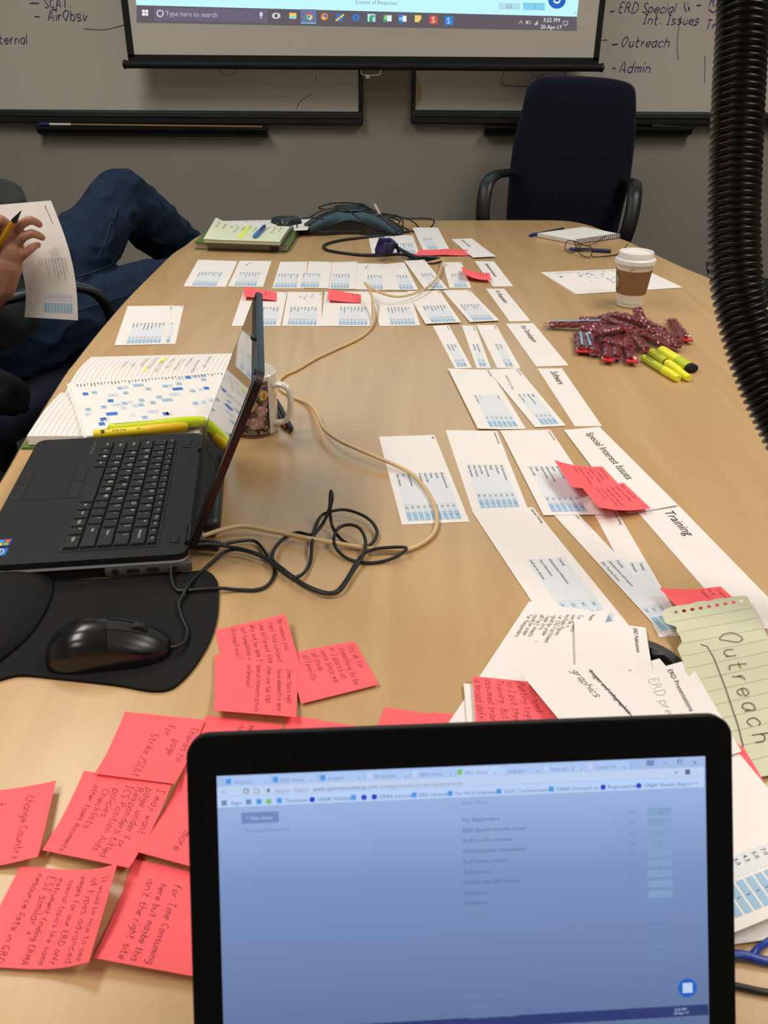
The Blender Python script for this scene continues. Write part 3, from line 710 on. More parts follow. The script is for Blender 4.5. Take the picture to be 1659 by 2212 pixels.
sticky('curled coral note resting on the last strip of the long row', [(996.5, 576, .012), (1057, 589.2, .012), (1061, 604.4, .010), (1000.6, 590.7, .020)], 0, lambda u, v: -.006 * math.sin(math.pi * v), ['this does not', 'belong here', 'should go in', 'training', 'for'], 4)
sticky('coral note partly hidden by the tilted laptop lid', [(528.6, 618.8, .012), (597.8, 632), (596.9, 649.7), (525.5, 639.3, .012)], .003, None, ['', 'needs a', 'better name', ''], 5)
sticky('coral note on the wide strip left of the cream cable', [(711, 629.2), (779.4, 635.7), (778.7, 654), (707.8, 652.6)], .003, lift(.006, 2, 'l'), ['where', 'tools', 'go'], 6)
sticky('lifted coral note on the Special Interest Issues strips, farther of the pair', [(1197.3, 993.8, .030), (1301.3, 1007.7, .003), (1340, 1050, .003), (1234.9, 1051.6, .024)], 0, lambda u, v: -.004 * math.sin(math.pi * v), ['Spill topics', 'or could be', 'made a folder', 'to find our', 'special interest', 'issues'], 7)
sticky('coral note on the Special Interest Issues strips, nearer of the pair', [(1250.7, 1051.6, .022), (1346, 1047.9, .004), (1404.7, 1103.6, .004), (1291.2, 1101.3, .022)], 0, lambda u, v: -.004 * math.sin(math.pi * v) + .004, ['Not sure we', 'want another', 'use word of', 'special interest', 'science for the', 'what issue'], 8)
sticky('coral note under the punched edge of the pale green pad sheet', [(1424, 1269.7, .018), (1556.4, 1266.3, .004), (1643, 1345.5, .003), (1510, 1360, .008)], 0, lambda u, v: -.003 * math.sin(math.pi * v), ['Training', 'in a', 'team'], 9, x0=.004)
# the cluster at the lower left
sticky('coral note reading No reason you, its far corner lifted, beside the mouse pad', [(464.8, 1360.7), (616.5, 1326.6, .016), (650, 1444, .002), (486, 1462)], .0008, None, ["No reason you", "cant find content", "use different titles.", "Why not be able to", "list templates under", "Outreach and Re"], 11, x0=.006)
sticky('coral note reading Its ok for something to be in 2 places', [(616, 1412), (766, 1384.8), (818.5, 1478.3, .004), (651.3, 1520, .004)], .0012, None, ["Its ok for", "something to be", "in 2 places at", "once since we", "all think", "differently"], 12, hs=.0066)
sticky('coral note reading Some topics might, lifted at the near edge', [(463.6, 1414, .004), (643, 1441.4, .003), (640, 1549, .012), (462.8, 1534.4, .012)], 0, lambda u, v: -.003 * math.sin(math.pi * u), ["Some topics might", "have elements in more", "than one tab (OWH", "special interests activity", "reference)."], 13)
sticky('blank-looking coral note poking out above the left corner of the front laptop', [(444, 1546), (612, 1566), (572, 1700), (390, 1680)], .0010, None, ['', '', 'see', 'tools'], 14)
sticky('coral note peeking over the front laptop, just right of the Some topics note', [(624.7, 1544), (790, 1572), (760, 1690), (590, 1660)], .0016, None, ['', 'team'], 15)
sticky('coral note reading Strike, left of the front laptop corner', [(270, 1537), (442.3, 1555, .004), (376.7, 1693.4, .012), (204.6, 1671, .006)], .0016, lambda u, v: -.004 * math.sin(math.pi * u), ["Theres no", "     page", "for", "    Strike /SCAT"], 16, hs=.0075, x0=.010, dy=.011)
sticky('coral note reading Change, cut off by the left edge of the photo', [(-60, 1712), (121.3, 1686, .008), (82, 1850, .012), (-105, 1885)], .001, lambda u, v: -.002 * math.sin(math.pi * v), ["", "Change Country", "", "to specific"], 17, hs=.0085, x0=.012, dy=.012)
sticky('coral note reading I may want page under, with a long list', [(181.4, 1664.6), (370.7, 1695.7, .010), (278.6, 1874.6, .012), (89.4, 1835.7, .008)], .002, lambda u, v: -.005 * math.sin(math.pi * u), ["I may want", "page under For", "Responders titled", "ICS Position Aids", ". policies", ". Checklists", ". other types documents"], 18, hs=.0068, dy=.0092)
sticky('coral note reading Manual and more, half behind the front laptop', [(396.6, 1668.5), (575, 1710), (500, 1895, .010), (295.5, 1839.6, .010)], .003, lambda u, v: -.004 * math.sin(math.pi * u), ["", "", "", "  NCP Area", " Manual + more", ""], 19, hs=.0082, dy=.0105)
sticky('lowest coral note of the left cluster, right edge curled up', [(42.8, 1873.3), (253.5, 1865.5, .020), (191.8, 2078, .016), (-68, 2088, .003)], .002, lambda u, v: -.010 * math.sin(math.pi * v) * v, ["It would be nice to see", "all types advanced", "pages for our ERD only", "special topics like same", "instrument finding ERMA", "ESI similar +", "resource lists in GRD"], 20, hs=.0066, dy=.0092)
sticky('coral note at the lower left side of the front laptop', [(289, 1855), (500, 1902), (440, 2113, .008), (202.2, 2069, .010)], .002, lambda u, v: -.004 * math.sin(math.pi * u), ["", "", "", "for Time Consuming", "here but maybe this", "isn't the right site"], 21, hs=.0085, dy=.0105, x0=.014)
# notes and sheets around the front laptop
sticky('coral note peeking over the middle of the front laptop, left one', [(829.6, 1527.5), (960, 1546), (935, 1650), (790, 1640)], .001, None, (), 22)
sticky('coral note peeking over the middle of the front laptop, right one', [(930.5, 1538), (1065, 1551), (1050, 1660), (905, 1655)], .0016, None, (), 23)
# ------------------------------------------------------------------ sheets around the front laptop
def wsheet(name, label, cat, C, m, bend=None, nu=2, nv=2, group=None):
    s = Surf(C, bend); ctr = (s.c[0] + s.c[2]) / 2
    o = build(name, s.sheet(nu, nv), m, base=(ctr.x, ctr.y, s.c[0].z), smooth=30); tag(o, label, cat, group); return o, s
def strip_dir(FL, FR, a, b, L):
    d = (P(*b) - P(*a)).normalized() * L; return [FL, FR, FR + d, FL + d]
GP = 'loose printed sheets behind the front laptop'
C = strip_dir(P(1143, 1298.6, .002), P(1318, 1326, .002), (1143, 1298.6), (982.5, 1541), .279)
o, s = wsheet('paper_sheet', 'white sheet with a pencilled note about factsheets, left of the near cable hole', 'paper sheet', C, PAPER, lambda u, v: .008 * max(0, v - .8) * 5 * max(0, .12 - u) * 8, 16, 10, GP)
mb = MB(); W_ = s.W
s.text(mb, 'Factsheets', .008, W_ - .018, .0058); 
for i, t in enumerate(['Factsheets', 'can be in', 'multiple Places', ' i.e. ERD Factsheet', ' could be under', ' Team Info', ' all Fact sheets', ' could be under', ' For Responders']):
    s.hand(mb, t, .012 + .0015 * i, W_ - .030 - .0062 * i, .0048, 5, .00042, rnd=random.Random(90 + i), jit=.25)
s.text(mb, '7', .072, .030, .004)
s.rect(mb, .150, .24, W_ - .062, W_ - .028, 2)
for i, t in enumerate(['Blog', 'media', 'ERD Special Interest Issues']): s.text(mb, t, .152, W_ - .040 - .0105 * i, .0060)
build('print', mb, PRINTM, o)
o, s = wsheet('paper_sheet', 'small white sheet corner under the coral note behind the front laptop', 'paper sheet', [P(1001.6, 1476.8, .004), P(1110, 1478, .004), P(1120, 1640, .004), P(1016, 1640, .004)], PAPER, None, 2, 2, GP)
sticky('coral note reading Putting together, tucked under white sheets behind the front laptop', [(1020.5, 1460.4, .008), (1178, 1476, .006), (1220, 1600, .006), (1030, 1590, .008)], 0, None, ["with synt", "Putting together", "so I put them", "Training  But I", "assumed training", "a broad defn"], 24, hs=.0070, dy=.0108, y0=.018, x0=.004)
C = strip_dir(P(1240, 1336, .0055), P(1394.5, 1355.6, .0055), (1394.5, 1355.6), (1409, 1446.8), .24)
o, s = wsheet('paper_sheet', 'white sheet headed ERD Publications, at the left rim of the near cable hole', 'paper sheet', C, PAPER, None, 2, 2, GP)
mb = MB(); s.text(mb, 'ERD Publications', .004, s.W - .0130, .0060); s.text(mb, '7', .075, s.W - .024, .0045); build('print', mb, PRINTM, o)
fr = P(1486.8, 1425, .011); fl = fr + (P(1409, 1446.8, .011) - fr) * 1.9
C = strip_dir(fl, fr, (1486.8, 1425), (1552, 1537), .125)
o, s = wsheet('paper_sheet', 'white sheet headed ERD Presentations and Posters, nearest the cable hole', 'paper sheet', C, PAPER, None, 2, 2, GP)
mb = MB(); s.text(mb, 'ERD Presentations and Posters', .006, s.W * .66, .0078); s.hand(mb, 'ERD presentations', .012, s.W * .36, .0105, 4, .0004, rnd=random.Random(4)); build('print', mb, PRINTM, o)
C = strip_dir(P(1121.8, 1456.4, .015), P(1322, 1423, .015), (1322, 1423), (1436, 1538), .15)
o, s = wsheet('paper_sheet', 'white sheet with struck-out heading and the pencilled word graphics', 'paper sheet', C, PAPER, lambda u, v: .003 * (1 - v) ** 2, 4, 4, GP)
mb = MB(); s.text(mb, 'Images and infographics', .012, s.W * .66, .0068); s.line(mb, [(.010, s.W * .66 + .003), (.088, s.W * .66 + .001)], .0009, 0); s.hand(mb, 'graphics', .008, s.W * .50, .0085, 5, .0006, rnd=random.Random(6)); build('print', mb, PRINTM, o)

# pale green pad sheet reading Outreach
from mathutils.geometry import tessellate_polygon
PADM = mat('pale_green_pad_paper', (206, 207, 178), .85, spec=.15, noise_scale=30, noise_amt=.02)
_fl, _fr = P(1434, 1314, .016), P(1612, 1284, .012)
_dl = (P(1552, 1537) - P(1440, 1330)).normalized(); _dr = (P(1659, 1391) - P(1622.7, 1299.4)).normalized()
_d = (_dl + _dr).normalized(); LEN = .245
s = Surf([_fl, _fr, _fr + _d * LEN + Vector((0, 0, -.008)), _fl + _d * LEN + Vector((0, 0, -.012))], None)
rnd = random.Random(3); out = []
Wd = s.W
for k in range(14): out.append((rnd.uniform(-.0012, .0012) + (.003 if k in (0, 13) else 0), Wd * k / 13))          # far edge, torn
for k in range(1, 31): out.append((LEN * k / 30, Wd + rnd.uniform(-.0002, .0002)))                                  # right edge
for k in range(29, 0, -1):
    x = LEN * k / 30; out.append((x, rnd.uniform(-.0012, .0012) + (.006 if .03 < x < .06 else 0) - (.004 if x < .03 else 0)))
holes = []
for k in range(9):
    cy = .012 + k * (Wd - .022) / 8.0; holes.append([(.010 + .0027 * math.cos(2 * math.pi * j / 12), cy + .0027 * math.sin(2 * math.pi * j / 12)) for j in range(12)])
allp = out + [p for h in holes for p in h]
tris = tessellate_polygon([[Vector((a, b, 0)) for a, b in out]] + [[Vector((a, b, 0)) for a, b in h] for h in holes])
mb = MB(); mb.add([s.xy(a, b, 0) for a, b in allp], [tuple(t) for t in tris])
ctr = (s.c[0] + s.c[2]) / 2
o = build('pad_sheet', mb, PADM, base=(ctr.x, ctr.y, s.c[0].z)); so = o.modifiers.new('thickness', 'SOLIDIFY'); so.thickness = .00025
tag(o, 'torn pale green ruled pad sheet with punched holes, handwritten Outreach', 'paper sheet')
mb = MB()
for k in range(12): x = .024 + k * .0105 * 1.7; s.rect(mb, x, x + .0004, .002, Wd - .002, 0, .0005)
build('ruled_lines', mb, [mat('pad_rule_line', (172, 176, 150), .8)], o)
mb = MB()
x = .055
for i, ch in enumerate('Outreach'):
    hsz = .026 if i == 0 else .021
    tot = s.hand(mb, ch, x, Wd * .47 - i * .0012, hsz, 0, .0009, off=.0007, rnd=random.Random(40 + i), jit=.12)
    x += tot * .80 + .0075
s.line(mb, [(.066, Wd * .25), (.071, Wd * .31), (.09, Wd * .33), (.13, Wd * .325), (.18, Wd * .30), (.205, Wd * .27)], .0009, 0, .0007)
build('handwriting', mb, [PENINK], o)
# strip at the right edge of the front laptop
NR = P(1835, 1912, .014); d = (P(1585, 1590) - P(1659, 1682)).normalized(); e = (P(1586, 2018) - P(1659, 1988)).normalized()
dz_ = Vector((0, 0, -.011)); C = [NR + e * .16 + d * .279 + dz_, NR + d * .279 + dz_, NR, NR + e * .16]
o, s = wsheet('paper_strip', 'large printed strip with blue bars at the right side of the front laptop', 'paper strip', C, PAPER, None, 2, 2, 'printed paper strips on the table')
mb = MB()
for i in range(15):
    yy = s.W - .012 - .0086 * (i + 1); s.rect(mb, .2265, .2435, yy + .0008, yy + .0080, 2); s.text(mb, NUMS[i % 11], .2290, yy + .0022, .0052)
    s.rect(mb, .2460, .2705, yy + .0008, yy + .0075, 1); s.text(mb, '1', .257, yy + .0022, .0050)
build('print', mb, PRINTM, o)
n_ = e * .18 + d * .2
NR2 = P(1760, 2015, .003)
wsheet('paper_sheet', 'blank white sheet in shade below the large strip beside the front laptop', 'paper sheet', [NR2 + e * .2 + d * .2, NR2 + d * .2, NR2, NR2 + e.lerp(Vector((-1, 0, 0)), .6).normalized() * .2], PAPER, None)
sticky('sliver of a coral note between the pad sheet and the large strip', [(1560, 1580), (1608, 1617), (1650, 1688), (1600, 1690)], .0075, None, (), 25)
mb = MB().tube(catmull([P(1540, 2068, .003), P(1600, 2063, .004), P(1659, 2077, .003), P(1740, 2080, .003)], 6), .0034, 10)
mb.tube(catmull([P(1622, 2066, .004), P(1632, 2055, .005), P(1650, 2040, .003), P(1700, 2010, .002)], 5), .0026, 8)
tag(build('blue_cable', mb, mat('glossy_blue', (24, 58, 150), .3), base=P(1620, 2066), smooth=60), 'forked glossy blue cable beside the front laptop', 'cable')
mb = MB().tube(catmull([P(1520, 2120, .0025), P(1590, 2130, .0025), P(1659, 2144, .0025), P(1760, 2150, .0025)], 6), .0023, 8)
tag(build('black_cable', mb, BLACKP, base=P(1620, 2136), smooth=60), 'thin black cable on the table at the lower right, below the blue cable', 'cable')

# ================================================================== LAPTOPS
KEYM = mat('key_black', (17, 17, 18), .5, spec=.35)
LEG = mat('key_legend_white', (205, 208, 210), .5)
DECK = mat('laptop_soft_black', (20, 22, 23), .6, spec=.3, noise_scale=120, noise_amt=.03)
ROWS = [[('Esc', 1)] + [('F%d' % i, 1) for i in range(1, 13)] + [('Home', 1), ('End', 1), ('Ins', 1), ('Del', 1)],
        [('`', 1)] + [(c, 1) for c in '1234567890-='] + [('Backspace', 2)],
        [('Tab', 1.5)] + [(c, 1) for c in 'QWERTYUIOP[]'] + [('\\', 1.5)],
        [('Caps', 1.8)] + [(c, 1) for c in "ASDFGHJKL;'"] + [('Enter', 2.2)],
        [('Shift', 2.3)] + [(c, 1) for c in 'ZXCVBNM,./'] + [('Shift', 2.7)],
        [('Ctrl', 1.2), ('Fn', 1), ('#', 1), ('Alt', 1), (' ', 5.2), ('Alt', 1), ('Ctrl', 1.1), ('PgUp', 1), ('^', 1), ('PgDn', 1.5)]]
def keyboard(parent, M, x0, x1, y0, y1, zk):
    kb = build('keyboard', MB().box(((x0 + x1) / 2, (y0 + y1) / 2, zk - .0006), (x1 - x0 + .006, y0 - y1 + .006, .0012), M, bevel=.0004), BLACKM, parent)
    hts = [.62, 1, 1, 1, 1, 1]; tot = sum(hts); y = y0; lg = MB(); cache = {}
    for r_, row in enumerate(ROWS):
        h = (y0 - y1) * hts[r_] / tot; un = sum(k[1] for k in row); x = x0
        for nm, u in row:
            wd = (x1 - x0) * u / un; cx, cy = x + wd / 2, y - h / 2
            key = (round(wd, 5), round(h, 5))
            if key not in cache:
                b = bmesh.new(); bmesh.ops.create_cube(b, size=1.0)
                for v in b.verts:
                    top = v.co.z > 0; k_ = .86 if top else 1.0
                    v.co = Vector((v.co.x * (wd - .0016) * (1 - (1 - k_) * .016 / wd if top else 1), v.co.y * (h - .0016) * (.88 if top else 1), (.0032 if top else 0)))
                bmesh.ops.bevel(b, geom=[e_ for e_ in b.edges if e_.verts[0].co.z > .001 and e_.verts[1].co.z > .001], offset=.0005, segments=2, affect='EDGES')
                me = bpy.data.meshes.new('key'); b.to_mesh(me); b.free(); me.materials.append(KEYM); cache[key] = me
            ko = bpy.data.objects.new('key', cache[key]); COL.objects.link(ko); ko.parent = kb
            Mw = M @ Matrix.Translation((cx, cy, zk)); ko.matrix_local = Matrix.Translation(-wloc(kb)) @ Mw
            if nm.strip():
                sz = .0078 if len(nm) == 1 else (.0046 if r_ else .0036)
                vs, fs, tw = text2d('a' if nm == '#' else nm, sz) if nm != '#' else ([(0, 0), (.004, 0), (.004, .004), (0, .004)], [(0, 1, 2, 3)], .004)
                lg.add([M @ Vector((cx - wd * .30 + a, cy + (h * .02 if len(nm) == 1 else -h * .05) + b_, zk + .00345)) for a, b_ in vs], fs)
            x += wd
        y -= h
    build('key_legends', lg, LEG, kb)['kind'] = 'stuff'
    return kb
LW, LD, LH, LT = .3448, .2361, .2315, .42
la = -1.4369
ex = Vector((math.cos(la), math.sin(la), 0)); ey = Vector((-ex.y, ex.x, 0)); ez = Vector((0, 0, 1))
LO = Vector((-.2486, 1.0039, TZ)); LM = frame(LO, ex, ey, ez)
lap = empty('open_laptop', (LO.x - .1, LO.y, TZ), 'open black laptop seen from its side with a dark reflecting screen', 'laptop')
def lay(poly, z0, z1): return MB().prism(poly, z0, z1, LM)
def lpoly(w_, y0, y1, r_): return rrect(w_, y1 - y0, r_, 5, 0, (y0 + y1) / 2)
build('bottom_case', lay(lpoly(LW - .016, -LD + .01, -.004, .012), .003, .020), BLACKM, lap, smooth=40)
build('side_trim', lay(lpoly(LW + .0006, -LD - .0003, .0003, .013), .0205, .0238), mat('laptop_silver_trim', (196, 194, 190), .38, metal=.35), lap, smooth=40)
deck = build('palm_rest_deck', lay(lpoly(LW, -LD, 0, .013), .0235, .032), DECK, lap, smooth=40)
kbp = keyboard(lap, LM, -.146, .150, -.036, -.142, .0328)
pad = build('touchpad', MB().box((-.028, -.190, .0321), (.092, .052, .0006), LM), mat('touchpad_black', (19, 20, 21), .6, spec=.3), lap)
for cx in (-.051, -.005):
    build('touchpad_button', MB().box((cx, -.224, .0322), (.044, .013, .0010), LM, bevel=.0004), KEYM, lap)
    build('touchpad_button', MB().box((cx, -.155, .0322), (.044, .014, .0012), LM, bevel=.0004), KEYM, lap)
build('pointing_stick', MB().lathe([(.0038, .0328), (.0042, .0372), (.003, .038)], LM @ Matrix.Translation((-.019, -.0955, 0)), 16), BLACKM, lap, smooth=40)
for k, cx in enumerate((-.146, -.136, -.126)):
    build('volume_button', MB().box((cx, -.020, .0325), (.0085, .012, .0014), LM, bevel=.0004), KEYM, lap)
build('power_button', MB().box((.138, -.016, .0325), (.016, .010, .0014), LM, bevel=.001), KEYM, lap)
mb = MB(); vs, fs, _ = text2d('LATITUDE E6430', .0062); mb.add([LM @ Vector((-.158 + a, -.1545 + b, .0324)) for a, b in vs], fs); build('model_name', mb, mat('name_grey', (96, 98, 102), .4), lap)
# stickers
for nm, cx, cols, lb in (('system_sticker', .123, (28, 62, 150), 'blue sticker with four coloured window panes'), ('processor_sticker', .144, (36, 110, 190), 'blue round-logo processor sticker')):
    mb = MB().prism(rrect(.0165, .0165, .002, 3, cx, -.212), .0321, .0325, LM, 0)
    if nm[0] == 's':
        for dx, dy, ci in ((-.0035, .0035, 1), (.0035, .003, 2), (-.003, -.0035, 3), (.004, -.004, 4)): mb.box((cx + dx, -.212 + dy, .0326), (.0058, .0058, .0002), LM, mi=ci)
    else:
        mb.tube([LM @ Vector((cx + .0062 * math.cos(t), -.212 + .0045 * math.sin(t), .0326)) for t in [2 * math.pi * k / 20 for k in range(20)]], .0006, 4, closed=True, mi=5)
        vs, fs, _ = text2d('intel', .0048); mb.add([LM @ Vector((cx - .0048 + a, -.2135 + b, .0327)) for a, b in vs], fs, 5)
    o = build(nm, mb, [mat(nm + '_blue', cols, .3), mat('pane_red', (220, 80, 50), .4), mat('pane_green', (110, 180, 60), .4), mat('pane_blue', (60, 150, 220), .4), mat('pane_yellow', (240, 190, 50), .4), WHITEPL], lap)
    o['label'] = lb
# ports on the near side
build('port_panel', MB().box((LW / 2 - .004, -.045, .0135), (.008, .098, .0125), LM, bevel=.002), mat('port_panel_grey', (116, 114, 112), .4, metal=.6), lap, smooth=40)
build('audio_port', MB().lathe([(.0042, 0), (.0042, .0012), (.0025, .0014)], LM @ Matrix.Translation((LW / 2 - .0005, -.082, .0135)) @ Matrix.Rotation(math.pi / 2, 4, 'Y'), 16), BLACKM, lap)
for cy, wd in ((-.062, .014), (-.040, .014), (-.016, .008)): build('side_port', MB().box((LW / 2, cy, .0138), (.0014, wd, .0058), LM, bevel=.0005), BLACKM, lap)
build('battery', MB().box((-.012, .017, .0155), (.205, .034, .024), LM, bevel=.008, seg=3), mat('battery_dark', (30, 34, 36), .4), lap, smooth=40)
for cx in (-.125, .132): build('hinge', MB().tube([LM @ Vector((cx - .02, .002, .0315)), LM @ Vector((cx + .02, .002, .0315))], .0060, 14), mat('hinge_metal', (60, 60, 60), .35, metal=.8), lap, smooth=40)
up = ey * math.sin(LT) + ez * math.cos(LT); nr_ = -ey * math.cos(LT) + ez * math.sin(LT)
LLM = frame(LM @ Vector((0, 0, .031)), ex, up, nr_)
lid = build('screen_lid', MB().prism(rrect(LW, LH, .014, 6, 0, LH / 2 + .001), -.0075, -.001, LLM), mat('laptop_lid_metal', (54, 44, 44), .38, metal=.7), lap, smooth=40)
build('bezel', MB().prism(rrect(LW - .002, LH - .002, .013, 6, 0, LH / 2 + .001), -.0012, .0008, LLM), mat('bezel_black', (13, 13, 14), .35), lid, smooth=40)
build('display', MB().box((0, LH / 2 + .010, .0008), (LW - .030, LH - .050, .0012), LLM), GLASSY, lid)
build('latch_hook', MB().box((.03, LH - .006, .003), (.012, .004, .006), LLM, bevel=.001), BLACKP, lid)
for sx in (-1, 1): build('rubber_bumper', MB().box((sx * .15, LH - .005, .0012), (.012, .003, .0016), LLM, bevel=.0005), BLACKM, lid)

# front laptop
FO = Vector((.0525, .2654, TZ + .018)); fa, ft = .0638, .486
ax = Vector((math.cos(fa), math.sin(fa), 0)); bk = Vector((-math.sin(fa), math.cos(fa), 0)); fu = ez * math.cos(ft) + bk * math.sin(ft); fn = ax.cross(fu)
FW, FH = .3122, .2161
FLM = frame(FO, ax, fu, fn); FBM = frame(Vector((FO.x, FO.y, TZ)), ax, bk, ez)
flap = empty('front_laptop', (FO.x, FO.y - .1, TZ), 'black laptop in the foreground with a lit browser page on its screen', 'laptop')
fl_ = build('screen_lid', MB().prism(rrect(FW, FH, .0125, 7, 0, FH / 2), -.0070, -.0012, FLM), mat('front_lid_black', (20, 20, 20), .6), flap, smooth=40)
build('bezel', MB().prism(rrect(FW - .0016, FH - .0016, .0120, 7, 0, FH / 2), -.0014, .0002, FLM), mat('front_bezel', (2, 2, 2), .75, spec=.12), fl_, smooth=40)
DT, DB, DW = FH - .0231, .0363, .2786
def scm(name, rgb, st=1.0): return mat('screen_' + name, (10, 10, 12), .35, emit=rgb, estr=st, spec=.3)
def page_falloff_mat():  # panel's viewing-angle dimming painted into the emission colour, darker towards the bottom
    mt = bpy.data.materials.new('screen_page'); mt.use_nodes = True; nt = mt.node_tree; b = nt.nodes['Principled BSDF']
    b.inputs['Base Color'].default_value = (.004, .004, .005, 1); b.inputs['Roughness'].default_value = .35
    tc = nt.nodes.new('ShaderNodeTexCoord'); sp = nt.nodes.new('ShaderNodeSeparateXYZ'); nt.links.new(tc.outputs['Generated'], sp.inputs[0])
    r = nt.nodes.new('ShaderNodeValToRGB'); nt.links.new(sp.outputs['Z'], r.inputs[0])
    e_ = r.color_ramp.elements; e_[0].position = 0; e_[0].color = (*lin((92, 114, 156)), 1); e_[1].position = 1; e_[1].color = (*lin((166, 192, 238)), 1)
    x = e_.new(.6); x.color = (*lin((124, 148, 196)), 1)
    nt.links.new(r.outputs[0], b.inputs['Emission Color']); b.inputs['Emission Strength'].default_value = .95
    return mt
disp = build('display', MB().box((0, (DT + DB) / 2, .0004), (DW, DT - DB, .0010), FLM), page_falloff_mat(), fl_)
SM = [scm('chrome', (172, 198, 242)), scm('text', (88, 104, 140)), scm('faint_text', (112, 132, 172)), scm('blue', (78, 150, 226)), scm('navy', (40, 66, 190)), scm('green', (120, 190, 120)), scm('row', (128, 160, 200)), scm('taskbar', (44, 58, 112)), scm('button', (20, 96, 190)), scm('pale', (190, 208, 240)), scm('tab', (184, 208, 246)), scm('btn2', (112, 136, 190)), scm('dark', (60, 72, 110)), scm('teal', (40, 130, 130)), scm('row_faint', (108, 134, 178))]
dm = MB(); KS = DW / 1056.0
def dxy(px, py): return ((px - 470) * KS - DW / 2, DT - (py - (1676 - .0409 * (px - 470))) * KS * (1.0))
def dq(x0, y0, x1, y1, mi, z=.0011):     # pixel box, y measured at x0
    a = dxy(x0, y0); h = (y1 - y0) * KS; w_ = (x1 - x0) * KS
    dm.quad(FLM @ Vector((a[0], a[1] - h, z)), FLM @ Vector((a[0] + w_, a[1] - h, z)), FLM @ Vector((a[0] + w_, a[1], z)), FLM @ Vector((a[0], a[1], z)), mi)
def dt(st, px, py, h, mi=1, z=.0014):
    a = dxy(px, py); vs, fs, _ = text2d(st, h * KS); dm.add([FLM @ Vector((a[0] + u, a[1] + v, z)) for u, v in vs], fs, mi)
def dd(px, py, r_, mi, z=.0013, n=20):
    a = dxy(px, py); dm.add([FLM @ Vector((a[0] + r_ * KS * math.cos(2 * math.pi * k / n), a[1] + r_ * KS * math.sin(2 * math.pi * k / n), z)) for k in range(n)], [tuple(range(n))], mi)
yt = lambda px: 1676 - .0409 * (px - 470)
for i, (x, t, c_) in enumerate([(505, 'National', 3), (604, 'ERD Intran', 3), (704, 'Analytic', 3), (803, 'Hi Analyst', 9), (900, 'ERD Intran', 9), (997, 'ERD Intran', 5), (1090, 'noaa.gov', 9), (1185, 'Internal - E', 9), (1280, 'Contact In', 9)]):
    dq(x - 18, yt(x - 18) + 2, x + 76, yt(x - 18) + 21, 10 if i == 5 else 0); dq(x - 16, yt(x) + 6, x - 5, yt(x) + 18, c_, .0013); dt(t, x, yt(x) + 17, 11, 2); dt('x', x + 64, yt(x) + 16, 10, 2)
dq(1395, yt(1395) + 2, 1412, yt(1395) + 15, 11); dq(1432, yt(1432) + 10, 1440, yt(1432) + 11.5, 1); dq(1464, yt(1464) + 4, 1474, yt(1464) + 13, 1, .0012); dq(1466, yt(1464) + 6, 1472, yt(1464) + 11.5, 0, .0014); dt('x', 1499, yt(1499) + 15, 14, 12)
dq(470, yt(470) + 22, 1522, yt(470) + 42, 9); 
dt('<-', 479, yt(479) + 38, 13); dd(531, yt(531) + 33, 6, 1); dd(531, yt(531) + 33, 4, 9, .0015); dq(547, yt(547) + 28, 558, yt(547) + 39, 1); dq(549, yt(547) + 30, 556, yt(547) + 37, 9, .0014)
dq(575, yt(575) + 30, 581, yt(575) + 37, 13, .0014); dt('Secure   https://', 592, yt(592) + 39, 11, 2); dt('www.optimalworkshop.com', 672, yt(672) + 39, 12, 1); dt('/a/analysis/results/cardsort/pietree/cards', 812, yt(812) + 39, 11, 2)
dt('*', 1456, yt(1456) + 42, 20); dq(1480, yt(1480) + 26, 1491, yt(1480) + 37, 1, .0014); dt(':', 1506, yt(1506) + 38, 16)
dq(470, yt(470) + 43, 1522, yt(470) + 66, 10)
for x, t in ((498, 'Apps'), (612, 'Timesheet'), (680, 'OR&R Website'), (812, 'OR&R Intranet'), (897, 'ERD Intranet'), (975, 'For NOS Employees'), (1082, 'NOS Communication'), (1195, 'OR&R Outreach an'), (1308, 'ResponseLink'), (1388, 'OR&R Weekly Report'), (1497, '>>')): dt(t, x, yt(x) + 61, 11.5, 1)
for x, c_ in ((484, 2), (535, 11), (557, 3), (578, 5), (600, 3), (670, 4), (757, 3), (780, 4), (802, 4), (887, 3), (964, 3), (1070, 3), (1184, 3), (1298, 4), (1377, 4)):
    dd(x, yt(x) + 57, 6, c_, .0014) if c_ in (4, 5) else dq(x - 5, yt(x) + 51, x + 6, yt(x) + 62, c_, .0014)
dt('Show More', 988, yt(988) + 82, 12, 2)
dq(520, yt(520) + 79, 598, yt(520) + 103, 11); dt('* Visit Items', 530, yt(530) + 95, 11, 9); dt('Protected Resources', 528, yt(528) + 121, 11, 2); dt('Security Communications', 534, 2036, 11, 2); dt('7', 790, yt(790) + 118, 10, 2)
for i, t in enumerate(['For Responders', 'ERD Special Interest Issues', 'Stuff not for intranet', 'Administrative Information', 'Spill Science basics', 'References', 'NOAA and Spill Science', 'Resources', 'Outreach', 'Team Info', '', 'For Responders', 'ERD Special Interest Issues', 'Stuff not for intranet', 'Resources', 'ERD Operations Support', 'Administrative', 'Research Projects', 'Outreach', 'Technical Information']):
    y = 1774 + 22.6 * i; dt(t, 990, y, 12.5, 1 if i < 9 else 2)
    if t and i not in (9,):
        xx = 1350; yy = 1774 + 22.6 * i - .0409 * 360
        if i < 9 or 10 < i < 15: dt(NUMS[i % 11], 1352, yy, 12, 2); dq(1394, yy - 13, 1448, yy + 3, 6 if i < 9 else 14); dt(str((18, 2, 1, 3, 1, 1, 1, 1, 1, 1)[i % 10]), 1418, yy, 11, 2, .0016)
dd(1478, 2144 - 2, 21, 8, .0013, 32); dq(1467, 2131, 1489, 2153, 9, .0015)
dq(470, 2222, 1524, 2246, 7, .0013)
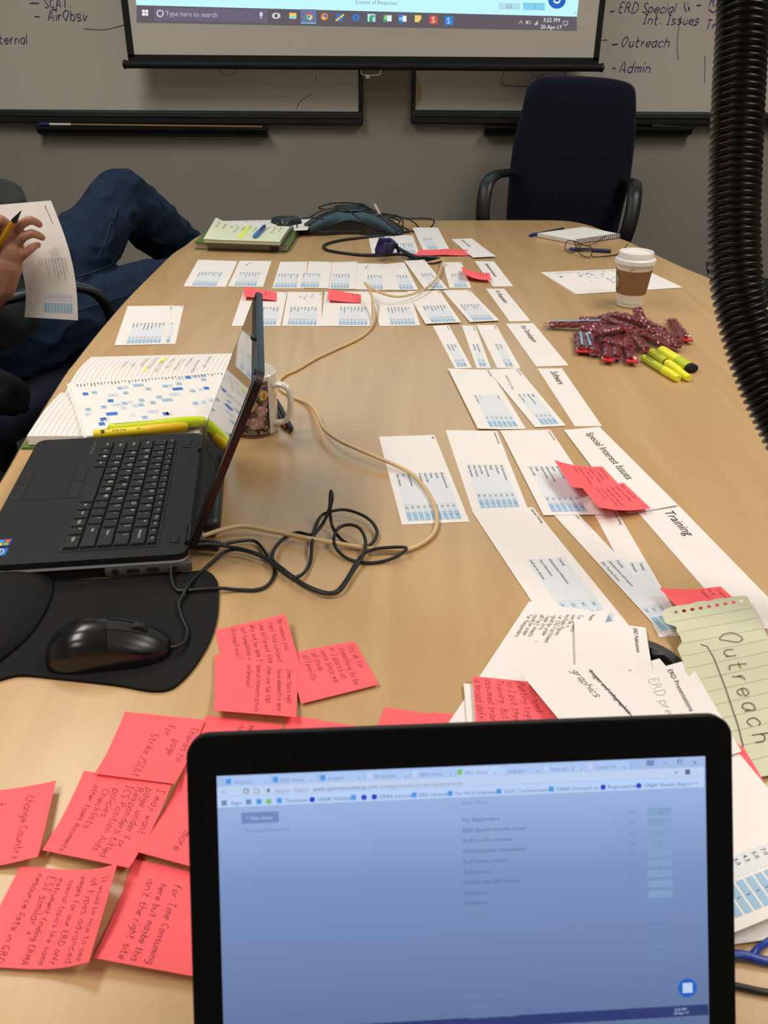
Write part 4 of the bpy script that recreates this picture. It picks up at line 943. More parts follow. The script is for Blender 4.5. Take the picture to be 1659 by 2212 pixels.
for k in range(7): dq(1150 + k * 34, 2222 - .0409 * 0 - 26, 1162 + k * 34, 2234 - 26, (3, 5, 9, 3, 9, 3, 9)[k], .0016) if False else None
dt('3:22 PM', 1448, 2192, 8, 9, .0016); dt('20-Apr-17', 1446, 2200, 8, 9, .0016)
build('screen_page', dm, SM, disp) if False else build('screen_page', dm, SM, fl_)['kind'] if False else None
pg = build('displayed_page', dm, SM, fl_); pg['kind'] = 'stuff'
fb = MB().prism(rrect(FW, .214, .012, 6, 0, -.107), .003, .0165, FBM); build('base', fb, DECK, flap, smooth=40)
keyboard(flap, FBM, -.138, .138, -.022, -.118, .0172)
build('touchpad', MB().box((0, -.168, .0166), (.095, .058, .0008), FBM), mat('touchpad_black', (19, 20, 21), .6, spec=.3), flap)
build('hinge', MB().tube([FBM @ Vector((-.12, .001, .012)), FBM @ Vector((.12, .001, .012))], .0055, 12), BLACKP, flap, smooth=40)
# ================================================================== LEFT SIDE OF THE TABLE
GREENC = mat('green_book_cloth', (86, 116, 52), .7)
RULE = mat('ruled_line_grey', (178, 182, 196), .85)
YHL = mat('yellow_highlight', (226, 240, 90), .85)
nb = empty('open_notebook', P(140, 900), 'open ruled notebook with handwriting, under the blue heat map sheet', 'notebook')
xr = -.285
spL = P(132.6, 849, .016); nl = P(58, 942, .020); fl = P(197.7, 769.5, .010)
def V(x, y, z): return Vector((x, y, TZ + z))
# covers
cov = MB()
cov.prism([(nl.x - .010, nl.y - .006), (xr + .004, 1.190), (xr + .004, spL.y - .001), (spL.x - .004, spL.y - .001)], TZ + .0006, TZ + .004)
cov.prism([(spL.x - .004, spL.y + .001), (xr + .004, spL.y + .001), (xr + .004, 1.614), (fl.x - .001, fl.y + .002)], TZ + .0006, TZ + .004)
build('cover', cov, GREENC, nb)
sf = Surf([Vector((fl.x, fl.y, TZ + .007)), Vector((xr, 1.612, TZ + .007)), Vector((xr, spL.y + .004, TZ + .007)), Vector((spL.x, spL.y + .004, TZ + .007))], lambda u, v: .010 * math.sin(math.pi * min(1, u * .86 + .08)) ** 1.3)
sn = Surf([Vector((spL.x, spL.y - .002, TZ + .016)), Vector((xr, spL.y - .002, TZ + .016)), Vector((xr, 1.195, TZ + .018)), Vector((nl.x, nl.y, TZ + .020))], lambda u, v: .005 * math.sin(math.pi * min(1, u * .9 + .1)))
build('far_page', sf.sheet(12, 2, .003), PAPER, nb, smooth=60)
build('near_page_block', sn.sheet(12, 2, .0145), mat('page_block', (232, 228, 224), .85, spec=.2, noise_scale=1, noise_amt=.04, stretch=(1, 1, 2500)), nb, smooth=60)
mb = MB()
for s_ in (sf, sn):
    k = .006
    while k < s_.W - .004: s_.rect(mb, .004, s_.L - .003, k, k + .0004, 0, .0004, n=14); k += .0088
rn = random.Random(8)
hl = [('could be', .12), ('issues with spill', .02), ('maps and data', .05), ('search first', .03), ('ERD folks like', .04), ('names of tabs', .03), ('group by task', .05), ('outreach things', .02), ('team pages?', .03), ('cards', .06), ('training', .05)]
for i, (t, x) in enumerate(hl): sf.hand(mb, t, x, sf.W - .035 - .0165 * i, .0085, 1, .0005, off=.0007, rnd=rn, jit=.4)
sf.rect(mb, .025, .065, sf.W - .137, sf.W - .129, 2, .0005); sf.rect(mb, .09, .12, sf.W - .155, sf.W - .150, 2, .0005)
build('print', mb, [RULE, GREYINK, YHL], nb)
# heat map sheet on the notebook
HZ = .0275
hfl, hnl = P(148, 827, HZ), P(186, 942, HZ); he = (P(448, 803, HZ) - hfl).normalized() * .279
def heat_sheet(name, label, C, cells, seed, cat='paper sheet', bend=None, ticks=44, group=None):
    o, s = wsheet(name, label, cat, C, PAPER, bend, 6 if bend else 2, 6 if bend else 2, group); mb = MB(); rn = random.Random(seed)
    for k in range(ticks):
        y = .012 + k * (s.W - .03) / ticks; l = rn.uniform(.007, .018); s.rect(mb, .010 + rn.uniform(0, .002), .010 + l, y, y + .0013, 0, .0003)
    for (u, v, st, sx, sy) in cells:
        s.rect(mb, u - sy / 2, u + sy / 2, v - sx / 2, v + sx / 2, {0: 2, 1: 3, 2: 1, 3: 6}[st], .0003); s.rect(mb, u - .0006, u + .0008, v - .0012, v + .0012, 4, .0005)
    for k in range(60): a, b = rn.uniform(.03, s.L - .01), rn.uniform(.01, s.W - .01); s.rect(mb, a, a + .0008, b, b + .0018, 3, .00025)
    build('print', mb, PRINTM, o); return o, s
raw = '500,315,3 566,304,2 520,430,2 515,465,1 637,412,2 705,322,1w 688,366,3 738,394,1w 790,385,2 785,420,1 697,463,3w 632,505,3 655,500,1 622,538,3 758,272,2 800,264,1 800,307,2 895,250,2w 970,278,2 1050,338,2 1095,257,2 1130,250,1 1197,238,2 1208,200,1w 1268,192,3 1318,185,2 1378,180,2 1382,208,2 1188,277,3w 1165,317,1w 1302,292,2 1360,280,1 1403,272,3 1110,360,2w 1320,385,2 1380,375,1 1440,362,1 1002,380,2 920,362,2 915,396,2 872,402,1 835,375,0 1000,445,1w 943,489,2 1100,463,3 1125,460,1 850,470,0'
cells = []; du = (hnl - hfl).normalized(); dv = he.normalized()
for t in raw.split():
    a, b, c_ = t.split(','); q = P(40 + float(a) / 3.456, 760 + float(b) / 3.456, HZ) - hfl
    det = 1 - du.dot(dv) ** 2; uu = (q.dot(du) - q.dot(dv) * du.dot(dv)) / det; vv = (q.dot(dv) - q.dot(du) * du.dot(dv)) / det
    cells.append((uu, vv, int(c_[0]), .0170 if 'w' in c_ else .0088, .0135))
C = [hfl, hfl + he, hnl + he, hnl]
sh2 = [c_ + Vector((-.003, -.002, -.0012)) for c_ in C]
wsheet('paper_sheet', 'plain sheet peeking out under the heat map sheet on the notebook', 'paper sheet', sh2, PAPER)
heat_sheet('heat_map_sheet', 'sheet with a blue heat map grid lying on the open notebook', C, cells, 5)

# yellow highlighters on the notebook
YEL = mat('highlighter_yellow', (240, 214, 30), .4); LIME = mat('highlighter_lime', (206, 224, 32), .35); FLUO = mat('fluorescent_yellow', (244, 240, 52), .4)
def along(a, b, name, label, prof, m, cat, parts=(), sx=1.0, sy=1.0, group=None):
    """a pen: prof = list of (t, r) along a->b; parts = (name, prof, material)"""
    root = empty(name, (a.x, a.y, min(a.z, b.z)), label, cat, group); d = b - a
    for nm, pf, mm in [('barrel', prof, m)] + list(parts):
        build(nm, MB().tube([a + d * t for t, r_ in pf], 1, 14, radii=[r_ for t, r_ in pf], sx=sx, sy=sy), mm, root, smooth=40)
    return root, d
a, b = P(202, 938, .0335), P(406, 921, .0335)
r, d = along(a, b, 'highlighter_pen', 'yellow stick highlighter with black print lying nearest the laptop on the notebook', [(0, .0054), (.01, .0064), (.55, .0064)], YEL, 'highlighter',
  [('cap', [(.55, .0070), (.57, .0076), (.9, .0076), (.97, .0062), (1.0, .004)], mat('highlighter_cap_yellow', (240, 196, 22), .35))], group='highlighters on the notebook')
sd_ = d.normalized(); upv = Vector((-sd_.y, sd_.x, 0)); top_ = (Vector((0, 0, 1)) * .75 - upv * .66).normalized(); sid = sd_.cross(top_)
mb = MB()
for st, t0, off, sz in (('brite liner', .20, -.0012, .0052), ('highlighter', .12, .0028, .0022), ('BIC', .46, -.0008, .0036)):
    vs, fs, _ = text2d(st, sz); mb.add([a + d * t0 + sd_ * u - sid * (v + off) + top_ * .0067 for u, v in vs], fs)
for k in range(3): mb.tube([a + d * .10 + sd_ * (.0028 * math.cos(t) * (1 - k * .3)) - sid * (.0028 * math.sin(t) * (1 - k * .3)) + top_ * .0066 for t in [2 * math.pi * q / 12 for q in range(12)]], .0003, 4, closed=True)
build('barrel_print', mb, [INK], r)['kind'] = 'stuff'
a, b = P(233, 925, .034), P(446, 908, .034)
r, d = along(a, b, 'highlighter_pen', 'translucent lime highlighter with white label lying behind the yellow one', [(0, .003), (.03, .0070), (.55, .0076), (.62, .0082)], LIME, 'highlighter',
  [('cap', [(.62, .0078), (.72, .0085), (.9, .0080), (.98, .006), (1.0, .004)], mat('lime_cap', (210, 236, 40), .25))], group='highlighters on the notebook')
sd_ = d.normalized(); lab = MB()
lab.box((0, 0, 0), (d.length * .40, .0045, .0012), frame(a + d * .27 + Vector((0, 0, .0076)), sd_, Vector((-sd_.y, sd_.x, 0)), Vector((0, 0, 1))), bevel=.0004); build('white_label', lab, WHITEPL, r)

# ------------------------------------------------------------------ floral mug
MC = P(551, 928); MR = .0375; MHt = .098
mug = empty('floral_mug', MC, 'white ceramic mug with a dark rose pattern behind the laptop lid', 'mug')
CER = mat('glazed_white', (232, 226, 216), .12, coat=.4)
T = Matrix.Translation(MC)
build('body', MB().lathe([(MR - .006, 0), (MR - .002, .001), (MR, .005), (MR, MHt - .002), (MR + .001, MHt), (MR - .001, MHt + .0015), (MR - .0035, MHt - .002), (MR - .0035, .008), (.002, .006)], T, 48), CER, mug, smooth=50)
hd = Vector((math.cos(-.35), math.sin(-.35), 0)); hz = Vector((0, 0, 1))
pts = catmull([MC + hd * x + hz * z for x, z in ((MR - .001, .080), (MR + .012, .083), (MR + .025, .078), (MR + .0285, .062), (MR + .026, .040), (MR + .018, .024), (MR - .001, .018))], 6)
build('handle', MB().tube(pts, .0052, 12, sx=1.35, sy=.85, up=(0, 0, 1)), CER, mug, smooth=80)
def floral():
    mt = bpy.data.materials.new('floral_band'); mt.use_nodes = True; nt = mt.node_tree; b_ = nt.nodes['Principled BSDF']
    tc = nt.nodes.new('ShaderNodeTexCoord'); n = nt.nodes.new('ShaderNodeTexVoronoi'); n.inputs['Scale'].default_value = 95
    nz = nt.nodes.new('ShaderNodeTexNoise'); nz.inputs['Scale'].default_value = 60
    nt.links.new(tc.outputs['Object'], nz.inputs['Vector'])
    mx = nt.nodes.new('ShaderNodeMixRGB'); mx.inputs[0].default_value = .03; nt.links.new(tc.outputs['Object'], mx.inputs[1]); nt.links.new(nz.outputs['Color'], mx.inputs[2]); nt.links.new(mx.outputs[0], n.inputs['Vector'])
    r_ = nt.nodes.new('ShaderNodeValToRGB'); r_.color_ramp.interpolation = 'CONSTANT'; sp = nt.nodes.new('ShaderNodeSeparateColor'); nt.links.new(n.outputs['Color'], sp.inputs[0]); nt.links.new(sp.outputs[0], r_.inputs[0])
    cols = [(58, 30, 30), (40, 44, 30), (96, 60, 62), (84, 92, 52), (130, 92, 92), (50, 28, 34), (112, 118, 92), (160, 130, 120)]
    e = r_.color_ramp.elements; e[0].color = (*lin(cols[0]), 1); e[1].position = .13; e[1].color = (*lin(cols[1]), 1)
    for i, c_ in enumerate(cols[2:]): x = e.new(.26 + .12 * i); x.color = (*lin(c_), 1)
    nt.links.new(r_.outputs[0], b_.inputs['Base Color']); b_.inputs['Roughness'].default_value = .18; return mt
a0 = math.radians(-215); a1 = math.radians(-42); N = 30; mb = MB(); rr = MR + .0003
band = lambda z0, z1, mi, r_=rr, s0=a0, s1=a1: mb.add([MC + Vector((r_ * math.cos(s0 + (s1 - s0) * k / N), r_ * math.sin(s0 + (s1 - s0) * k / N), z)) for z in (z0, z1) for k in range(N + 1)], [(k, k + 1, N + 2 + k, N + 1 + k) for k in range(N)], mi)
band(.007, .086, 0); band(.086, .0915, 1); band(.003, .007, 1)
def cp(th, z, r_): return MC + Vector((r_ * math.cos(th), r_ * math.sin(th), z))
def petal(th, z, ra, mi, lay_, sq=1.0, n=10): mb.add([cp(th + ra * math.cos(2 * math.pi * k / n) / MR, z + sq * ra * math.sin(2 * math.pi * k / n), rr + .00008 * lay_) for k in range(n)], [tuple(range(n))], mi)
rn = random.Random(5)
for th, z, ra, c1, c2, c3 in ((-1.62, .058, .0115, 2, 3, 4), (-2.3, .030, .0115, 5, 6, 5), (-1.35, .026, .009, 5, 6, 5), (-2.9, .062, .010, 2, 3, 4), (-1.05, .045, .008, 5, 6, 5), (-.95, .070, .007, 2, 3, 4)):
    for k in range(6): petal(th + ra * .62 * math.cos(k * 1.05) / MR, z + ra * .62 * math.sin(k * 1.05), ra * .55, (c1, c2)[k % 2], 1 + k % 3)
    for k in range(4): petal(th + ra * .25 * math.cos(k * 1.6) / MR, z + ra * .25 * math.sin(k * 1.6), ra * .42, (c2, c3)[k % 2], 5 + k)
    petal(th, z, ra * .2, c3, 10)
for k in range(26): petal(rn.uniform(a0 + .1, a1 - .1), rn.uniform(.012, .08), rn.uniform(.0015, .004), rn.choice([7, 8, 6, 7]), .5, rn.uniform(.5, 1.2), 7)
build('floral_band', mb, [floral(), mat('band_maroon', (96, 44, 46), .2), mat('petal_yellow', (226, 196, 112), .2), mat('petal_gold', (208, 168, 84), .2), mat('petal_amber', (180, 120, 50), .2), mat('petal_pink', (206, 168, 158), .2), mat('petal_rose', (176, 128, 124), .2), mat('leaf_olive', (84, 94, 50), .2), mat('leaf_dark', (48, 60, 36), .2)], mug)['kind'] = 'stuff'
# pens behind the mug
a, b = P(632, 932, .006), P(596, 866, .008)
along(a, b, 'ballpoint_pen', 'black click pen behind the mug handle', [(0, .001), (.06, .003), (.1, .0045), (1, .0048)], BLACKP, 'pen', [('clip', [(.62, .0022), (1, .0022)], STEEL)])
a, b = P(616, 925, .004), P(588, 862, .004)
along(a, b, 'ballpoint_pen', 'black pen with red accents beside the mug, partly hidden by its handle', [(0, .001), (.08, .003), (.12, .0045), (1, .0045)], mat('pen_red', (150, 40, 36), .4), 'pen', [('grip', [(.2, .0049), (1, .0049)], BLACKP)])

# ------------------------------------------------------------------ mouse pad and mouse
PADB = mat('mouse_pad_cloth', (25, 24, 24), .85, spec=.2, bump=.2, bump_scale=900, bump_dist=.0004)
pc = [(110, 1244), (157, 1257), (266, 1253), (426, 1239), (451, 1241), (467, 1256), (473, 1281), (470, 1335), (454, 1388), (423, 1441), (389, 1479), (360, 1495), (320, 1496), (251, 1484), (125, 1470), (47, 1463), (0, 1473), (-60, 1490), (-120, 1450), (-140, 1360), (-110, 1270), (0, 1240), (60, 1236)]
pw = catmull([P(x, y) for x, y in pc], 4, True)
mp = empty('mouse_pad', P(250, 1370), 'black cloth mouse pad with a raised gel wrist rest', 'mouse pad')
build('pad', MB().prism([(v.x, v.y) for v in pw], TZ + .0004, TZ + .004), PADB, mp, smooth=40)
F_ = catmull([P(*q) for q in ((100, 1246), (116, 1262), (112, 1300), (92, 1345), (58, 1390), (10, 1432), (-30, 1462))], 4)
B_ = catmull([P(*q) for q in ((52, 1238), (-20, 1246), (-70, 1275), (-100, 1330), (-115, 1390), (-105, 1440), (-75, 1470))], 4)
vs = []; n = len(F_); mm = 12
for i in range(n):
    for j in range(mm + 1):
        t = j / mm; p = F_[i].lerp(B_[i], t); e = math.sin(math.pi * min(1, max(0, (i + .6) / n))) ** .35
        p.z = TZ + .0035 + .022 * (math.sin(math.pi * min(1, t * .97 + .015)) ** .55) * e; vs.append(p)
mb = MB(); mb.add(vs, [(i * (mm + 1) + j, i * (mm + 1) + j + 1, (i + 1) * (mm + 1) + j + 1, (i + 1) * (mm + 1) + j) for i in range(n - 1) for j in range(mm)])
build('gel_wrist_rest', mb, PADB, mp, smooth=180)
ta, no = P(97, 1428, .004), P(374, 1399, .004)
mx_ = (no - ta).normalized(); my_ = Vector((-mx_.y, mx_.x, 0)); ML = (no - ta).length
MM = frame(ta, mx_, my_, Vector((0, 0, 1)))
mouse = empty('computer_mouse', (ta + no) / 2, 'black wired optical mouse on the mouse pad', 'computer mouse')
def msurf(t, th, off=0.0):
    q = abs(2 * t - 1); w_ = .0300 * max(0, 1 - q ** 3.2) ** .45 * (1 - .08 * math.sin(math.pi * t))
    g = abs((t - .36) / (.36 if t < .36 else .64)); h_ = .038 * (max(0, 1 - g ** 2.1) ** .62) * (1 if t < .36 else (1 - .10 * g)) + .0012
    c_, s_ = math.cos(th), math.sin(th)
    return MM @ Vector((t * ML, (w_ + off) * math.copysign(abs(c_) ** .8, c_), (h_ + off) * abs(s_) ** .75))
def mpatch(t0, t1, h0, h1, off, nt=16, nh=20):
    mb = MB(); mb.add([msurf(t0 + (t1 - t0) * i / nt, h0 + (h1 - h0) * j / nh, off) for i in range(nt + 1) for j in range(nh + 1)], [(i * (nh + 1) + j, i * (nh + 1) + j + 1, (i + 1) * (nh + 1) + j + 1, (i + 1) * (nh + 1) + j) for i in range(nt) for j in range(nh)]); return mb
MG = mat('mouse_gloss_black', (20, 20, 22), .22); MSH = mat('mouse_button_black', (26, 26, 28), .3)
build('body', mpatch(0, 1, 0, math.pi, 0, 28, 28), MG, mouse, smooth=180)
build('left_button', mpatch(.53, .965, math.radians(104), math.radians(150), .0009), MSH, mouse, smooth=180)
build('right_button', mpatch(.53, .965, math.radians(32), math.radians(76), .0009), MSH, mouse, smooth=180)
build('palm_shell', mpatch(.04, .515, math.radians(28), math.radians(152), .0009), MG, mouse, smooth=180)
build('centre_strip', mpatch(.40, .965, math.radians(79), math.radians(101), .0005), BLACKM, mouse, smooth=180)
wp = msurf(.74, math.pi / 2, 0)
build('scroll_wheel', MB().tube([wp - my_ * .0035 + Vector((0, 0, -.006)), wp + my_ * .0035 + Vector((0, 0, -.006))], .0105, 20), BLACKM, mouse, smooth=40)
# mouse cable: from the plug at the laptop through the tangle to the mouse
def z8(x, y): return (380 + x / 2.514, 800 + y / 2.514)
def z3(x, y): return (x / 3.19, 1200 + y / 3.19)
cp_ = [z8(235, 950) + (.012,), z8(330, 930) + (.010,), z8(420, 925) + (.006,), z8(465, 960) + (.004,), z8(510, 1030) + (.008,), z8(535, 1090) + (.003,), z8(515, 1150) + (.003,), z8(450, 1190) + (.003,), z8(340, 1192) + (.003,), (471, 1271, .007), (395, 1276, .007), (379, 1271, .007), (371, 1250, .009), (371, 1222, .016), (384, 1197, .024), z8(80, 955) + (.024,), z8(190, 945) + (.018,), z8(350, 968) + (.009,), z8(460, 1003) + (.007,), z8(540, 1048) + (.003,), z8(620, 1108) + (.003,), z8(700, 1163) + (.003,), z8(800, 1203) + (.003,), z8(870, 1200) + (.003,), z8(930, 1130) + (.003,), z8(990, 1030) + (.004,), z8(1060, 975) + (.010,), z8(1200, 960) + (.012,), z8(1252, 968) + (.012,), z8(1200, 1010) + (.008,), z8(1120, 1038) + (.003,), z8(1030, 1045) + (.003,), z8(940, 1025) + (.003,), z8(880, 980) + (.006,), z8(858, 920) + (.012,), z8(880, 860) + (.016,), z8(940, 838) + (.018,), z8(1000, 860) + (.016,), z8(1030, 930) + (.013,), z8(1014, 1010) + (.009,), z8(955, 1100) + (.007,), z8(905, 1180) + (.007,), z8(850, 1210) + (.007,), z8(780, 1205) + (.007,), z8(680, 1160) + (.007,), z8(600, 1095) + (.007,), z8(535, 1040) + (.007,), z8(525, 1000) + (.011,), z8(545, 955) + (.009,), z8(590, 910) + (.006,), z8(660, 880) + (.005,), z8(735, 893) + (.007,), z8(790, 845) + (.012,), z8(832, 755) + (.030,), z8(838, 690) + (.042,), z8(842, 655) + (.046,), z8(850, 690) + (.042,), z8(838, 760) + (.028,), z8(848, 840) + (.012,), z8(890, 910) + (.005,), z8(960, 950) + (.004,), z8(1050, 950) + (.004,), z8(1092, 890) + (.006,), z8(1070, 830) + (.008,), z8(1010, 785) + (.010,), z8(920, 757) + (.012,), z8(850, 765) + (.012,), z8(790, 790) + (.006,), z8(755, 860) + (.003,), z8(740, 940) + (.011,), z8(730, 1040) + (.004,), z8(690, 1105) + (.006,), z8(630, 1122) + (.008,), z8(560, 1078) + (.008,), z8(480, 1018) + (.010,), z8(350, 975) + (.012,), z8(270, 985) + (.008,), z8(200, 1040) + (.005,), z8(120, 1110) + (.005,), (404, 1268, .010), (396, 1285, .009), (386, 1305, .0075), (393, 1335, .0075), (404, 1360, .0075), (400, 1385, .0085), (384, 1396, .011), (368, 1398, .013)]
pts = catmull([P(*q) for q in cp_], 5)
cb = build('cable', MB().tube(pts, .0021, 8), mat('cable_black', (18, 18, 18), .45), mouse, smooth=80)
pa, pb = P(423, 1176, .012), P(474, 1180, .012); pd = (pb - pa).normalized()
build('usb_plug', MB().box((0, 0, 0), ((pb - pa).length, .015, .0085), frame((pa + pb) / 2, pd, Vector((-pd.y, pd.x, 0)), Vector((0, 0, 1))), bevel=.002), BLACKP, cb, smooth=40)

# cream network cable
ec = [(900, 570, -.03), (925, 567, .004), (948, 562, .012), (958, 560, .014), (954, 573, .010), (945, 598, .010), (930, 615, .012), (912, 627, .014), (885, 637, .016), (860, 641, .018), (835, 637, .024), (812, 628, .030), (795, 617, .036), (788, 611, .038), (793, 618, .036), (801, 632, .030), (806, 655, .020), (808, 680, .012), (804, 702, .006), (793, 718, .003), (770, 734, .003), (720, 757, .003), (680, 776, .003), (645, 797, .003), (615, 811, .003), (603, 824, .003), (606, 840, .003), (622, 852, .003), (640, 861, .003), (668, 873, .006), (685, 895, .012), (695, 918, .016), (706, 933, .017), (735, 953, .018), (770, 969, .017), (815, 988, .014), (850, 1003, .010), (885, 1021, .007), (912, 1047, .005), (930, 1075, .004), (942, 1105, .004), (944, 1130, .004), (936, 1153, .004), (915, 1172, .004), (885, 1186, .004), (850, 1190, .004), (810, 1187, .005), (760, 1179, .007), (700, 1169, .010), (640, 1158, .010), (590, 1148, .010), (545, 1139, .013), (515, 1137, .016), (480, 1144, .018), (452, 1153, .018), (436, 1158, .018)]
net = empty('network_cable', P(880, 1186), 'cream network cable running from the far cable hole to the laptop', 'cable')
build('cord', MB().tube(catmull([P(*q) for q in ec], 6), .0029, 10), mat('cream_cable', (214, 184, 134), .45), net, smooth=80)
pa, pb = P(418, 1160, .018), P(437, 1158, .018); pd = (pb - pa).normalized()
build('clear_plug', MB().box((0, 0, 0), ((pb - pa).length + .004, .0117, .008), frame((pa + pb) / 2, pd, Vector((-pd.y, pd.x, 0)), Vector((0, 0, 1))), bevel=.001), mat('clear_plug', (206, 196, 180), .15, trans=.6), net)
# ================================================================== RIGHT SIDE OF THE TABLE
# heat map sheets under the coffee cup
C = [P(1385, 579, .0012), P(1476, 621, .0012), P(1248, 635.5, .0012), P(1170, 588, .0012)]
C = [C[3], C[0], C[1], C[2]]
rn = random.Random(17); cl = []
for k in range(34): u = rn.uniform(.03, .19); cl.append((u, min(.25, max(.03, u * .9 + rn.gauss(.07, .04))), rn.choice([1, 2, 2, 3]), .008, .006))
wsheet('paper_sheet', 'plain sheet peeking out under the heat map beneath the coffee cup', 'paper sheet', [c_ + Vector((-.004, .002, -.0006)) for c_ in C], PAPER)
heat_sheet('heat_map_sheet', 'sheet with a blue heat map under the paper coffee cup', C, cl, 9, ticks=30)
# paper coffee cup
CC = P(1359, 658, .0016); cup = empty('coffee_cup', CC, 'white paper coffee cup with a white lid and brown cardboard sleeve', 'coffee cup')
T = Matrix.Translation(CC); CH = .108
rad = lambda z: .0290 + (.0425 - .0290) * z / CH
CUPM = mat('cup_paper_white', (236, 228, 220), .5)
build('cup_body', MB().lathe([(.004, .004), (rad(0) - .002, .004), (rad(0) - .002, 0), (rad(0), 0), (rad(CH), CH), (rad(CH) - .001, CH)], T, 48), CUPM, cup, smooth=50)
SL = mat('kraft_cardboard', (142, 106, 74), .85, noise_scale=300, noise_amt=.06)
sl = build('sleeve', MB().lathe([(rad(.030) + .0003, .030), (rad(.030) + .0016, .030), (rad(.084) + .0016, .084), (rad(.084) + .0003, .084)], T, 48, cap0=False, cap1=False), SL, cup, smooth=50)
build('lid', MB().lathe([(.0432, .098), (.0462, .098), (.0470, .101), (.0455, .105), (.0458, .107), (.0440, .109), (.0400, .110), (.0392, .1215), (.0380, .1235), (.0355, .1230), (.0335, .1190), (.003, .1185)], T, 48, cap0=False), WHITEPL, cup, smooth=40)
mb = MB()
def cyl(th, z, off=.0019): r_ = rad(z) + off; return CC + Vector((r_ * math.cos(th), r_ * math.sin(th), z))
LC, LZ, LR = math.radians(177), .057, .0215
def cdisc(ra, mi, off, n=28, cz=0.0, ct=0.0, sq=1.0):
    cc = cyl(LC + ct, LZ + cz, off); vs = [cc] + [cyl(LC + ct + ra * math.cos(2 * math.pi * k / n) / rad(LZ), LZ + cz + sq * ra * math.sin(2 * math.pi * k / n), off) for k in range(n)]
    mb.add(vs, [(0, 1 + k, 1 + (k + 1) % n) for k in range(n)], mi)
cdisc(LR, 0, .0019)
def cstroke(pts, wd, mi=1, off=.0022):
    pl = catmull([Vector((a, b, 0)) for a, b in pts], 4); vs, fs = ribbon2d(pl, wd); mb.add([cyl(LC + a / rad(LZ), LZ + b, off) for a, b in vs], fs, mi)
for k in range(4): cstroke([(.004 + .0035 * k, -.018 + .002 * k), (.006 + .0032 * k, -.008), (.005 + .003 * k, .002), (.008 + .002 * k, .010)], .0012)
cstroke([(.010, .013), (.012, .006), (.016, .002)], .0016); cstroke([(.003, .016), (.008, .011), (.013, .012)], .0016)
build('green_logo', mb, [mat('logo_green', (24, 92, 62), .7), mat('logo_pale', (196, 196, 176), .7)], sl)['kind'] = 'stuff'
mb = MB()
for t0, z0, st, sz in ((-1.05, .056, 'careful', .0028), (-1.0, .050, 'beverage is hot', .0022), (-1.35, .034, 'made from recycled fiber', .0022), (-1.35, .0305, 'please recycle', .0020)):
    vs, fs, _ = text2d(st, sz); mb.add([cyl(t0 + a / rad(z0), z0 + b, .0020) for a, b in vs], fs)
vs, fs, _ = text2d('intended for single use only  recyclable cup', .0026); mb.add([cyl(-2.6 + a / rad(.008), .007 + b, .0002) for a, b in vs], fs)
vs, fs, _ = text2d('Decaf', .003); mb.add([cyl(-1.9 + a / rad(.09), .089 + b, .0002) for a, b in vs], fs)
mb.box((cyl(-1.97, .089, .0003)), (.002, .001, .003))
build('cup_print', mb, [mat('cup_print_brown', (96, 78, 60), .8)], cup)['kind'] = 'stuff'

# licorice candies in clear wrappers
RED = mat('licorice_red', (120, 14, 22), .25, coat=.6); FILM = mat('clear_film', (150, 78, 88), .07, alpha=.33, spec=1.0, coat=1.0); REDF = mat('wrapper_end_red', (214, 30, 34), .25)
BLUEF = mat('wrapper_blue_print', (138, 180, 202), .2)
def z7c(x, y): return (1160 + x / 4.608, 650 + y / 4.608)
CAND = [((70, 240), (760, 232), .004, .014, 'b', 'long wrapped licorice with a pale blue stripe sticking out left of the pile'),
        ((405, 185), (720, 205), .010, .014, '', None), ((655, 130), (1350, 320), .012, .020, '', None), ((730, 125), (1150, 240), .022, .024, '', None), ((820, 130), (1360, 330), .006, .008, '', None),
        ((1325, 180), (1580, 500), .004, .004, 'r', 'wrapped licorice twist lying apart at the right of the pile'),
        ((415, 320), (440, 515), .006, .004, 'b', 'short wrapped candy with blue print at the near left of the pile'), ((470, 330), (530, 520), .007, .004, 'b', 'short wrapped candy with blue print, second from the near left of the pile'),
        ((560, 330), (590, 545), .006, .004, '', None), ((690, 330), (710, 610), .010, .004, 'r', 'wrapped candy with a bright red end pointing at the highlighters, left one'), ((790, 330), (800, 590), .012, .004, '', None),
        ((880, 330), (950, 620), .012, .004, 'r', 'wrapped candy with a bright red end, just left of the yellow highlighters'), ((930, 310), (1110, 510), .014, .004, '', None), ((960, 290), (1400, 480), .010, .006, '', None),
        ((1180, 330), (1450, 450), .014, .010, '', None), ((540, 330), (880, 270), .024, .026, 'r', 'wrapped candy lying across the top of the pile'), ((500, 250), (1080, 330), .016, .018, '', None), ((600, 150), (1010, 300), .018, .022, '', None), ((1060, 270), (1440, 380), .016, .012, '', None), ((640, 380), (960, 470), .016, .014, '', None), ((430, 260), (640, 330), .012, .012, '', None), ((1230, 330), (1350, 480), .012, .004, '', None), ((990, 70), (1060, 230), .030, .012, 'r', 'red wrapper end sticking up at the back of the pile')]
